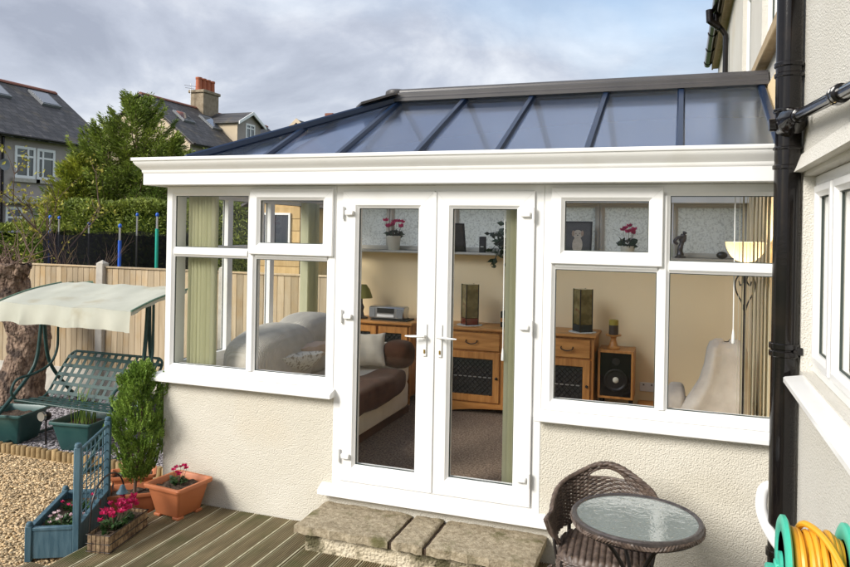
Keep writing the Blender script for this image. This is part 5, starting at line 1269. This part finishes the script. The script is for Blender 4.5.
# ================================================================ ARMCHAIR, LAMP, OTTOMAN
M['cord_soft'] = mat('grey_beige_upholstery', (.46, .40, .34), .95, (.60, .54, .47), 7, (.3, .7), bump=(80, .5, .006), sheen=.15, spec=.1)
ac = thing('armchair', 'grey beige upholstered high backed armchair beside the standing lamp', 'armchair', (4.0, 1.5, .002))
lev = [(.02, 3.66, 4.26), (.25, 3.68, 4.26), (.42, 3.72, 4.26), (.55, 3.81, 4.25), (.68, 3.885, 4.245), (.80, 3.92, 4.235), (.90, 3.935, 4.225), (.955, 3.955, 4.205), (.985, 4.00, 4.16), (.99, 4.05, 4.10)]
def acs(u, v):
    k = v*(len(lev)-1); i_ = min(int(k), len(lev)-2); f_ = k-i_; z, xa, xb = [lev[i_][q_]*(1-f_)+lev[i_+1][q_]*f_ for q_ in range(3)]
    a_ = 2*math.pi*u; ex = .55; sg = lambda w: math.copysign(abs(w)**ex, w)
    thin = .15*min(1, (xb-xa)/.30); cx0 = (xa+xb)/2
    return (cx0+(xb-xa)/2*sg(math.cos(a_)), 1.30+.10*z+thin*sg(math.sin(a_))*(1+.10*math.cos(a_*6)), z+.012*math.cos(a_*2)*(z > .9))
part('backrest', MB().grid(acs, 64, 60, cu=True), 'cord_soft', ac, smooth=80)
part('seat', MB().super((3.96, 1.62, .30), (.27, .30, .15), .35, 40, 20), 'cord_soft', ac, smooth=80)
for x in (3.72, 4.20): part('armrest', MB().super((x, 1.58, .36), (.075, .30, .22), .5, 36, 20), 'cord_soft', ac, smooth=80)
for x in (3.75, 4.17):
    for y in (1.30, 1.85): part('leg', MB().lathe([(.022, .003), (.028, .15)], 10, (x, y, 0)), 'pine_v', ac)
ot = thing('ottoman', 'round grey brown ottoman in front of the armchair', 'ottoman', (3.56, 1.25, .002))
part('body', MB().lathe([(.0001, .003), (.17, .003), (.185, .03), (.185, .34), (.19, .36), (.185, .40), (.15, .425), (.0001, .432)], 36, (3.60, 1.30, 0)), mat('taupe_fabric', (.16, .12, .10), .9, (.2, .15, .12), 9), ot)
fl = thing('standing_lamp', 'black scrolled iron standing lamp with pale amber glass bowl', 'lamp', (4.165, .95, .002))
LX, LY = 4.165, .95
part('base', MB().lathe([(.0001, .003), (.125, .003), (.125, .012), (.06, .03), (.02, .05), (.012, .07)], 28, (LX, LY, 0)), 'iron', fl)
part('pole', MB().tube([(LX, LY, .05), (LX, LY, 1.60)], .010, 10), 'iron', fl)
for sgn in (1, -1):
    part('scroll', MB().tube(spline([(LX, LY, 1.24), (LX+.02*sgn, LY, 1.32), (LX+.058*sgn, LY, 1.40), (LX+.062*sgn, LY, 1.47), (LX+.03*sgn, LY, 1.52), (LX+.008*sgn, LY, 1.48), (LX+.03*sgn, LY, 1.44), (LX+.04*sgn, LY, 1.47)], 5), .0055, 6), 'iron', fl)
    part('scroll', MB().tube(spline([(LX, LY, 1.56), (LX, LY+.05*sgn, 1.50), (LX, LY+.055*sgn, 1.42), (LX, LY, 1.30)], 5), .0055, 6), 'iron', fl)
part('bowl', MB().lathe([(.012, 1.60), (.06, 1.615), (.10, 1.65), (.125, 1.70), (.135, 1.745), (.131, 1.745), (.12, 1.702), (.095, 1.655), (.055, 1.62), (.012, 1.606)], 36, (LX, LY, 0)), 'lampglass', fl)
bulb = bpy.data.lights.new('lamp_bulb', 'POINT'); bulb.energy = 4; bulb.color = (1, .88, .70); bulb.shadow_soft_size = .03
bo = bpy.data.objects.new('lamp_bulb', bulb); COL.objects.link(bo); bo.parent = fl; bo.location = (0, 0, 1.69)
# ================================================================ FENCE
fn = thing('fence', 'pale vertical board fence with concrete posts behind the swing seat', 'fence', (-4, 2.72, GZ))
FY = 2.72; bmesh_list = []
for k in range(4):
    hh = 1.245
    mb = MB().add([(0, -.012, -.06), (.105, -.017, -.06), (.105, 0, -.06), (0, 0, -.06), (0, -.012, hh), (.105, -.017, hh), (.105, 0, hh), (0, 0, hh)], [(0, 1, 5, 4), (2, 3, 7, 6), (1, 2, 6, 5), (3, 0, 4, 7), (4, 5, 6, 7), (3, 2, 1, 0)])
    bmesh_list.append(mesh_of(mb, 'board', 'fence'))
px_ = [-8.72, -6.88, -5.04, -3.20, -1.36, .12]
for i, x in enumerate(px_):
    pt = MB().box(x-.055, x+.055, FY-.06, FY+.05, GZ-.03, 1.30, .006); o = len(pt.v)
    pt.add([(x-.055, FY-.06, 1.3005), (x+.055, FY-.06, 1.3005), (x+.055, FY+.05, 1.3005), (x-.055, FY+.05, 1.3005), (x, FY-.005, 1.345)], [(0, 1, 4), (1, 2, 4), (2, 3, 4), (3, 0, 4)])
    part('post', pt, 'concrete', fn, smooth=None)
    if i+1 < len(px_):
        x1 = px_[i+1]; part('gravel_board', MB().box(x+.056, x1-.056, FY-.02, FY+.02, GZ-.03, -.062, .004), 'concrete', fn, smooth=None)
        part('cap_rail', MB().box(x+.056, x1-.056, FY-.024, FY+.016, 1.2455, 1.268, .003), 'fence', fn, smooth=None)
        for z in (.1, .9): part('rail', MB().box(x+.056, x1-.056, FY+.0165, FY+.045, z, z+.07), 'fence', fn, smooth=None)
        u = x+.058
        while u < x1-.15:
            inst('board', bmesh_list[random.randrange(4)], fn, (u, FY+.008, random.uniform(-.004, .0)), (0, 0, random.uniform(-.006, .006))); u += .0915
        inst('board', bmesh_list[0], fn, (x1-.162, FY+.0095, -.002))

# ================================================================ HEDGES
def hedge(name, label, x0, x1, y0, y1, h, n, m, seed, ls=.06):
    t = thing(name, label, 'hedge', ((x0+x1)/2, (y0+y1)/2, GZ))
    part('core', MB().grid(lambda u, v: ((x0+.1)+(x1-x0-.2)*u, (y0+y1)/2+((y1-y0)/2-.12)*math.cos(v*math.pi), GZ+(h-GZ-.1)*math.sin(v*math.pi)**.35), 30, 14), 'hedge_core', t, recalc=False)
    q = np.random.default_rng(seed); nf = int(n*.5); nt = n-nf
    fx = q.uniform(x0, x1, nf); fz = q.uniform(GZ+.3, h, nf); fy = y0+q.normal(0, .06, nf)+.05*np.sin(fx*5)+.04*np.sin(fz*7+fx*3)
    tx = q.uniform(x0, x1, nt); ty = q.uniform(y0, y1, nt); tz = h+q.normal(0, .035, nt)+.03*np.sin(tx*4+ty*3)
    P = np.concatenate([np.stack([fx, fy, fz], 1), np.stack([tx, ty, tz], 1)])
    D = np.concatenate([np.stack([q.normal(0, .6, nf), -.7+q.normal(0, .4, nf), .5+q.normal(0, .5, nf)], 1), np.stack([q.normal(0, .7, nt), q.normal(0, .7, nt), .8+q.normal(0, .3, nt)], 1)])
    leaf_part('foliage', P, D, q.uniform(.6, 1.3, n)*ls*1.5, ls*.62, m, t, seed=seed)
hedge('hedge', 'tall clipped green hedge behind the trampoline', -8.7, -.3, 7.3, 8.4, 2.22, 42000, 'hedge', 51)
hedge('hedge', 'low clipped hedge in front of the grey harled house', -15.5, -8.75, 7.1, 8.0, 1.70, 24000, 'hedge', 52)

# ================================================================ CONIFER
def conifer_tree(name, label, leaders, m, seed):
    t = thing(name, label, 'tree', (leaders[0][0], leaders[0][1], GZ))
    q = np.random.default_rng(seed); P = []; D = []; L = []; lim = MB()
    for (bx0, by0, top, rad, nb) in leaders:
        part('trunk', MB().tube([(bx0+.15*(bx0 > -9.2)-.1, by0, GZ-.1), (bx0, by0, (top+GZ)*.5), (bx0, by0, top-.1)], [.12, .08, .015], 8), 'bark', t)
        for k in range(nb):
            f = q.uniform(0, 1)**1.05; z = GZ+.9+(top-GZ-.95)*f; a = q.uniform(0, 6.283)
            R0 = rad*(1-f)**.72*q.uniform(.62, 1.12)+.10
            d0 = np.array([math.cos(a), math.sin(a), .30+.35*f]); tip = np.array([bx0, by0, z])+d0*R0
            pts = []
            for s_ in np.linspace(0, 1, 6):
                p = np.array([bx0, by0, z])+d0*R0*s_; p[2] += .28*R0*s_*s_-.22*R0*math.sin(s_*math.pi)*.6; pts.append(p)
            lim.tube(pts, [.022*(1-s_*.85) for s_ in np.linspace(0, 1, 6)], 4)
            ns = int(130+R0*230)
            s_ = q.uniform(.12, 1.0, ns)**.75
            i = np.minimum((s_*5).astype(int), 4); fr = s_*5-i; A = np.array(pts); b = A[i]*(1-fr)[:, None]+A[np.minimum(i+1, 5)]*fr[:, None]
            w = .26*R0*(1.15-s_)+.04
            side = np.array([-math.sin(a), math.cos(a), 0]); off = q.normal(0, 1, ns)
            b = b+side*(off*w*.62)[:, None]+np.stack([np.zeros(ns), np.zeros(ns), q.normal(0, .05, ns)-np.abs(off)*w*.22], 1)
            dd = d0[None]*1.0+side*(off*.75)[:, None]+q.normal(0, .26, (ns, 3)); dd[:, 2] += .18
            P.append(b); D.append(dd); L.append(q.uniform(.055, .135, ns))
    part('limbs', lim, 'bark', t, smooth=None)
    P = np.concatenate(P); D = np.concatenate(D); L = np.concatenate(L)
    leaf_part('crown', P, D, L, L*.24, m, t, seed=seed)
conifer_tree('conifer_tree', 'large shaggy green conifer rising behind the clipped hedge', [(-8.95, 9.8, 4.95, 2.0, 150), (-9.6, 9.6, 4.35, 1.75, 110), (-8.0, 9.9, 3.95, 1.4, 80), (-6.95, 10.1, 3.5, 1.25, 70)], 'conifer', 77)
conifer_tree('golden_conifer', 'smaller golden green conifer at the edge of the large dark one', [(-9.75, 8.75, 3.35, 1.0, 90), (-10.25, 8.9, 2.75, .75, 50)], 'golden', 78)

# ================================================================ SAPLING AND SHRUBS
def branchy(t, base, h, spread, n, m, leaf=None, nl=0, seed=1, r0=.03, lean=(0, 0), ll=.06):
    q = random.Random(seed); mb = MB(); tips = []
    def grow(p, d, l, r, lev):
        pts = [Vector(p)]; dd = Vector(d)
        for i in range(4):
            dd = (dd+Vector((q.uniform(-.22, .22), q.uniform(-.22, .22), q.uniform(-.06, .16)))).normalized(); pts.append(pts[-1]+dd*l/4)
        mb.tube(pts, [r*(1-.16*i) for i in range(5)], 5); tips.extend(pts[2:])
        if lev > 0:
            for k in range(q.randint(2, 4)):
                a = q.uniform(0, 6.28); e = (dd+Vector((math.cos(a), math.sin(a), q.uniform(-.1, .4)))*spread).normalized(); grow(pts[q.randint(2, 4)], e, l*q.uniform(.5, .75), r*.55, lev-1)
    for k in range(n): grow((base[0]+q.uniform(-.1, .1)*(n > 1), base[1]+q.uniform(-.1, .1)*(n > 1), base[2]), (lean[0]+q.uniform(-.25, .25), lean[1]+q.uniform(-.2, .2), 1), h*q.uniform(.40, .55), r0, 3)
    part('trunk', mb, m, t)
    if leaf:
        q2 = np.random.default_rng(seed); T = np.array([tuple(p) for p in tips]); k = q2.integers(0, len(T), nl)
        leaf_part('crown', T[k]+q2.normal(0, .04, (nl, 3)), q2.normal(0, 1, (nl, 3))-np.array([0, 0, .3]), q2.uniform(.6, 1.3, nl)*ll, ll*.6, leaf, t, seed=seed)
sap = thing('young_tree', 'spindly young tree with sparse yellowing leaves beyond the fence', 'tree', (-5.7, 4.3, GZ))
branchy(sap, (-5.72, 4.3, GZ), 4.0, .75, 1, 'twig', 'yleaf', 420, 14, .034, (-.10, 0), .07)
sh = thing('bare_shrub', 'leafless red brown shrub standing between fence and trampoline', 'shrub', (-4.4, 3.6, GZ))
branchy(sh, (-4.15, 3.5, GZ), 2.1, .45, 3, 'twig', None, 0, 23, .014)
sh2 = thing('straw_shrub', 'straw coloured twiggy shrub behind the fence by the old trunk', 'shrub', (-5.6, 3.4, GZ))
branchy(sh2, (-5.35, 3.4, GZ), 1.9, .7, 5, 'log', 'yleaf', 160, 31, .014, (.12, 0), .05)
sh3 = thing('leafy_shrub', 'leafy green shrub growing beneath the grey house window', 'shrub', (-10.3, 6.4, GZ))
branchy(sh3, (-10.3, 6.4, GZ), 2.2, .6, 3, 'twig', 'leaf', 500, 37, .02, (0, 0), .08)

# ================================================================ TRAMPOLINE
tm = thing('trampoline', 'garden trampoline with black safety net and blue and green poles', 'trampoline', (-5.0, 5.1, GZ))
TCX, TCY, TR = -5.02, 5.1, 1.22
nt = bpy.data.materials.new('safety_net'); nt.use_nodes = True; nn, nl_ = nt.node_tree.nodes, nt.node_tree.links; nn.clear()
no_ = nn.new('ShaderNodeOutputMaterial'); ntr = nn.new('ShaderNodeBsdfTransparent'); ndf = nn.new('ShaderNodeBsdfDiffuse'); ndf.inputs[0].default_value = (.012, .012, .016, 1); nmx = nn.new('ShaderNodeMixShader'); nmx.inputs[0].default_value = .74
nl_.new(ntr.outputs[0], nmx.inputs[1]); nl_.new(ndf.outputs[0], nmx.inputs[2]); nl_.new(nmx.outputs[0], no_.inputs[0]); M['safety'] = nt
part('safety_net', MB().grid(lambda u, v: (TCX+TR*(1-.03*math.sin(v*3))*math.cos(u*6.283), TCY+TR*(1-.03*math.sin(v*3))*math.sin(u*6.283), .30+v*(1.40-.07*abs(math.sin(u*6.283*3)))), 72, 6, cu=True), 'safety', tm, recalc=False)
part('bed', MB().lathe([(.0001, .30), (TR, .30), (TR+.06, .28), (TR+.06, .26), (TR, .25), (.0001, .27)], 40, (TCX, TCY, 0)), 'net', tm)
part('rim_tube', MB().tube([(TCX+(TR+.05)*math.cos(a), TCY+(TR+.05)*math.sin(a), .26) for a in np.linspace(0, 2*math.pi, 40)[:-1]], .025, 8, closed=True), 'steel', tm)
for (px0, y, top, m) in ((50, 4.75, 1.90, 'blue_foam'), (59, 5.5, 1.90, None), (89, 6.2, 1.80, None), (120, 3.95, 1.77, 'blue_foam'), (137, 6.05, 1.98, None), (157, 4.45, 1.95, 'green_foam')):
    k = (px0-425)/720; x = 3.728+(-math.sin(YAW)+math.cos(YAW)*k)/(math.cos(YAW)+math.sin(YAW)*k)*(y+4.5625)
    p = part('pole', MB().tube([(x, y, GZ), (x, y, top)], .017, 8), 'steel', tm)
    if m: part('sleeve', MB().tube([(x, y, .3), (x, y, top-.20)], .025, 10), m, p)
    part('cap', MB().blob((x, y, top+.012), (.026, .026, .034), 10, 8), 'blue_foam', p)

# ================================================================ SUMMER HOUSE
shd = thing('garden_shed', 'small honey timber garden shed with white framed window beyond the fence', 'shed', (-2.05, 5.4, GZ))
part('wall', MB().prism([(-2.45, GZ), (-1.6, GZ), (-1.6, 2.15), (-2.025, 2.36), (-2.45, 2.15)], lambda a, b, d: (a, d, b), 4.9, 6.0), 'tan_wood', shd, smooth=None)
for k in range(14):
    z = GZ+.02+k*.178; part('cladding_board', MB().box(-2.47, -1.58, 4.872, 4.899, z, z+.172, .004), 'tan_wood', shd, smooth=None)
for x in (-2.26, -1.88):
    w = part('window', MB().frame(x-.15, x+.15, 1.52, 2.02, [(0, .0), (0, -.03), (.03, -.03), (.03, .0)], lambda u, v, d: (u, 4.871+d, v)), 'upvc', shd, smooth=None); part('pane', MB().box(x-.119, x+.119, 4.862, 4.8705, 1.551, 1.989), 'pane_dark', w, smooth=None)
for s_ in (1, -1): part('roof', MB().prism([(-2.025, 2.365), (-2.025+s_*.52, 2.105), (-2.025+s_*.52, 2.14), (-2.025, 2.40)], lambda a, b, d: (a, d, b), 4.78, 6.1), 'slates', shd, smooth=None)

# ================================================================ NEIGHBOURING HOUSES
sm = M['slates']; n, l = sm.node_tree.nodes, sm.node_tree.links; pb = n['Principled BSDF']
old = pb.inputs['Base Color'].links[0].from_socket
tc = n.new('ShaderNodeTexCoord'); sx_ = n.new('ShaderNodeSeparateXYZ'); l.new(tc.outputs['Object'], sx_.inputs[0])
cb = n.new('ShaderNodeCombineXYZ'); l.new(sx_.outputs[1], cb.inputs[0]); mz = n.new('ShaderNodeMath'); mz.operation = 'MULTIPLY'; mz.inputs[1].default_value = 1.6; l.new(sx_.outputs[2], mz.inputs[0]); l.new(mz.outputs[0], cb.inputs[1])
bk_ = n.new('ShaderNodeTexBrick'); bk_.inputs['Scale'].default_value = 1.0; bk_.inputs['Brick Width'].default_value = .32; bk_.inputs['Row Height'].default_value = .26; bk_.inputs['Mortar Size'].default_value = .014
bk_.inputs['Color1'].default_value = (.62, .62, .62, 1); bk_.inputs['Color2'].default_value = (1.3, 1.28, 1.25, 1); bk_.inputs['Mortar'].default_value = (.3, .3, .3, 1); l.new(cb.outputs[0], bk_.inputs['Vector'])
mu = n.new('ShaderNodeMix'); mu.data_type = 'RGBA'; mu.blend_type = 'MULTIPLY'; mu.inputs[0].default_value = 1; l.new(old, mu.inputs[6]); l.new(bk_.outputs[0], mu.inputs[7]); l.new(mu.outputs[2], pb.inputs['Base Color'])

def nb_house(name, label, xe, xr, y0, y1, ze, zr_, wallm, gablem):
    """ridge along y; the slope towards +x faces the camera"""
    t = thing(name, label, 'house', (xr, (y0+y1)/2, GZ)); xl = 2*xr-xe
    part('wall', MB().prism([(xe-.25, GZ), (xe-.25, ze-.02), (xr, zr_-.22), (xl+.25, ze-.02), (xl+.25, GZ)], lambda a, b, d: (a, d, b), y0+.15, y1-.15), wallm, t, smooth=None)
    part('gable', MB().prism([(xe-.27, GZ), (xe-.27, ze-.03), (xr, zr_-.24), (xl+.27, ze-.03), (xl+.27, GZ)], lambda a, b, d: (a, d, b), y0+.10, y0+.149), gablem, t, smooth=None)
    for s_ in (0, 1):
        f_ = (lambda a: a) if s_ == 0 else (lambda a: 2*xr-a)
        part('roof', MB().prism([(xe, ze-.06), (xe, ze), (xr, zr_), (xr, zr_-.08)], lambda a, b, d: (f_(a), d, b), y0, y1), 'slates', t, smooth=None)
    return t
def ridge_tiles(t, xr, z, y0, y1):
    me = mesh_of(MB().prism([(-.13, -.07), (-.11, -.01), (0, .06), (.11, -.01), (.13, -.07)], lambda a, b, d: (a, d, b), .006, .444), 'ridge_tile', 'rtile'); fix_normals(me)
    y = y0
    while y < y1-.3: inst('ridge_tile', me, t, (xr, y, z)); y += .45
def win(t, X, y0, y1, z0, z1, bars=(), sill=True):
    w = part('window', MB().frame(y0, y1, z0, z1, [(0, -.04), (0, .04), (.10, .04), (.10, -.04)], lambda u, v, d: (X+d, u, v)), 'upvc', t, smooth=None)
    for b in bars: part('glazing_bar', MB().box(X-.03, X+.035, b-.04, b+.04, z0+.1, z1-.1), 'upvc', w, smooth=None)
    part('pane', MB().box(X-.02, X+.006, y0+.1, y1-.1, z0+.1, z1-.1), 'pane_dark', w, smooth=None)
    part('transom', MB().box(X-.03, X+.033, y0+.1, y1-.1, z0+(z1-z0)*.66, z0+(z1-z0)*.66+.07), 'upvc', w, smooth=None)
    if sill: part('sill', MB().box(X-.02, X+.14, y0-.12, y1+.12, z0-.15, z0-.002, .01), 'concrete', w, smooth=None)
    return w
def skylight(t, xe, xr, ze, zr_, ya, yb, fa, fb):
    nrm = Vector((zr_-ze, 0, xe-xr)).normalized(); P0 = lambda f, y: Vector((xe+(xr-xe)*f, y, ze+(zr_-ze)*f))
    mb = MB(); c = [P0(fa, ya), P0(fa, yb), P0(fb, yb), P0(fb, ya)]
    m_ = (c[0]+c[2])/2+nrm*.05; mb.obox(m_, (c[1]-c[0])/2, (c[3]-c[0])/2, nrm*.05)
    s = part('skylight', mb, 'grey_plastic', t, smooth=None); g_ = MB().obox(m_+nrm*.055, (c[1]-c[0])/2*.84, (c[3]-c[0])/2*.84, nrm*.01); part('pane', g_, 'sky_pane', s, smooth=None)
M['sky_pane'] = mat('skylight_pane', (.10, .12, .15), .04, spec=1.0, coat=1.0)
h1 = nb_house('neighbour_house', 'grey harled house with slate roof and skylights beyond the low hedge', -18.45, -21.7, 4.0, 19.35, 4.95, 7.45, 'harl', 'harl')
ridge_tiles(h1, -21.7, 7.46, 4.0, 19.4)
X1 = -18.7+.0
win(h1, X1+.0, 14.74, 15.62, 3.45, 4.60, (15.3,)); win(h1, X1, 15.68, 16.5, 3.45, 4.60, (15.95,))
win(h1, X1, 14.4, 15.1, 1.2, 2.40); win(h1, X1, 15.75, 16.5, 1.2, 2.40, (16.1,)); win(h1, X1, 8, 9.4, 3.45, 4.6); 
part('band', MB().box(X1, X1+.35, 14.2, 16.8, 2.52, 2.80, .03), 'concrete', h1, smooth=None)
part('gutter', MB().tube([(-18.36, 4.0, 4.90), (-18.36, 19.35, 4.90)], .07, 8), 'black', h1); part('downpipe', MB().tube([(-18.62, 14.22, 4.85), (-18.62, 14.22, GZ)], .05, 8), 'black', h1)
part('satellite_dish', MB().lathe([(.0001, .0), (.11, .02), (.20, .06), (.206, .06), (.11, .012), (.0001, -.01)], 20, (X1+.2, 14.15, 3.85), 'x'), 'grey_plastic', h1)
for (ya, yb, fa, fb) in ((17.6, 18.55, .66, .90), (15.2, 16.2, .66, .90)): skylight(h1, -18.45, -21.7, 4.95, 7.45, ya, yb, fa, fb)
h2 = nb_house('neighbour_house', 'slate roofed house with cream gable, clay pot chimney and dormer', -18.45, -21.7, 24.4, 36.0, 5.85, 8.42, 'harl', 'cream_wall')
ridge_tiles(h2, -21.7, 8.43, 24.4, 36)
for (ya, yb, fa, fb) in ((25.7, 26.6, .50, .72), (28.0, 29.0, .48, .76)): skylight(h2, -18.45, -21.7, 5.85, 8.42, ya, yb, fa, fb)
st = part('chimney', MB().box(-22.1, -21.2, 28.8, 30.2, 7.6, 9.25, .02).box(-22.18, -21.12, 28.72, 30.28, 9.251, 9.42, .03), 'chim', h2, smooth=None)
for i in range(4):
    part('chimney_pot', MB().lathe([(.19, 9.42), (.175, 9.5), (.16, 10.0), (.185, 10.02), (.185, 10.12), (.14, 10.12), (.13, 9.6)], 14, (-21.62, 28.92+i*.39, 0)), 'chim_pot', st)
part('aerial', MB().tube([(-21.9, 28.6, 8.3), (-21.9, 28.6, 9.75)], .02, 5).tube([(-22.1, 28.3, 9.6), (-21.7, 28.9, 9.6)], .012, 4).tube([(-22.0, 28.25, 9.45), (-21.75, 28.7, 9.45)], .012, 4), 'steel', st)
dm = part('dormer', MB().prism([(28.9, 5.9), (28.9, 7.6), (30.0, 8.15), (31.1, 7.6), (31.1, 5.9)], lambda a, b, d: (d, a, b), -21.5, -19.0), 'harl', h2, smooth=None)
part('sunlit_dormer_cheek', MB().box(-21.0, -19.02, 28.86, 28.899, 5.9, 7.58), 'cream_wall', dm, smooth=None)  # sunlit side painted lighter tan; the dormer front carries the shaded tone
for s_ in (1, -1):
    part('dormer_roof', MB().prism([(30.0, 8.26), (30.0+s_*1.32, 7.58), (30.0+s_*1.32, 7.50), (30.0, 8.17)], lambda a, b, d: (d, a, b), -21.9, -18.8), 'slates', dm, smooth=None)
    part('bargeboard', MB().prism([(30.0, 8.27), (30.0+s_*1.34, 7.58), (30.0+s_*1.34, 7.42), (30.0, 8.10)], lambda a, b, d: (d, a, b), -18.799, -18.74), 'upvc', dm, smooth=None)
w3 = win(h2, -19.0, 29.6, 30.5, 6.75, 7.6, (30.05,), False)
part('gutter', MB().tube([(-18.36, 24.4, 5.8), (-18.36, 36, 5.8)], .07, 8), 'black', h2)
h3 = nb_house('neighbour_house', 'distant house with brick gable and cream bargeboards beyond the conservatory roof', -18.2, -20.3, 37.5, 44.0, 7.15, 9.05, 'cream_wall', 'chim_pot')
for s_ in (1, -1): part('bargeboard', MB().prism([(-20.3, 9.12), (-20.3+s_*2.2, 7.15), (-20.3+s_*2.2, 6.87), (-20.3, 8.84)], lambda a, b, d: (a, d, b), 37.40, 37.499), 'cream_wall', h3, smooth=None)
st = part('chimney', MB().box(-19.3, -18.7, 39.5, 40.2, 7.3, 9.75, .02), 'rtile', h3, smooth=None)
vn_ = thing('parked_van', 'silver van roof showing above the low hedge', 'van', (-13.6, 10.8, GZ))
part('body', MB().super((-13.6, 10.8, .78), (.95, 2.2, 1.0), .28, 40, 24, lambda x, y, z: (x*(1-.14*max(0, z)**2), y*(1-.18*max(0, z)), z)), 'car', vn_, smooth=70)
for y in (10.1, 11.3): part('window', MB().box(-12.80, -12.74, y-.42, y+.42, 1.0, 1.50, .03), 'pane_dark', vn_)
part('rear_window', MB().box(-14.2, -13.0, 8.74, 8.80, 1.0, 1.45, .03), 'pane_dark', vn_)
for y in (9.5, 12.1):
    for x in (-14.45, -12.75): part('wheel', MB().lathe([(.0001, -.1), (.32, -.1), (.34, -.06), (.34, .06), (.32, .1), (.0001, .1)], 24, (x, y, GZ+.34), 'x'), 'net', vn_)
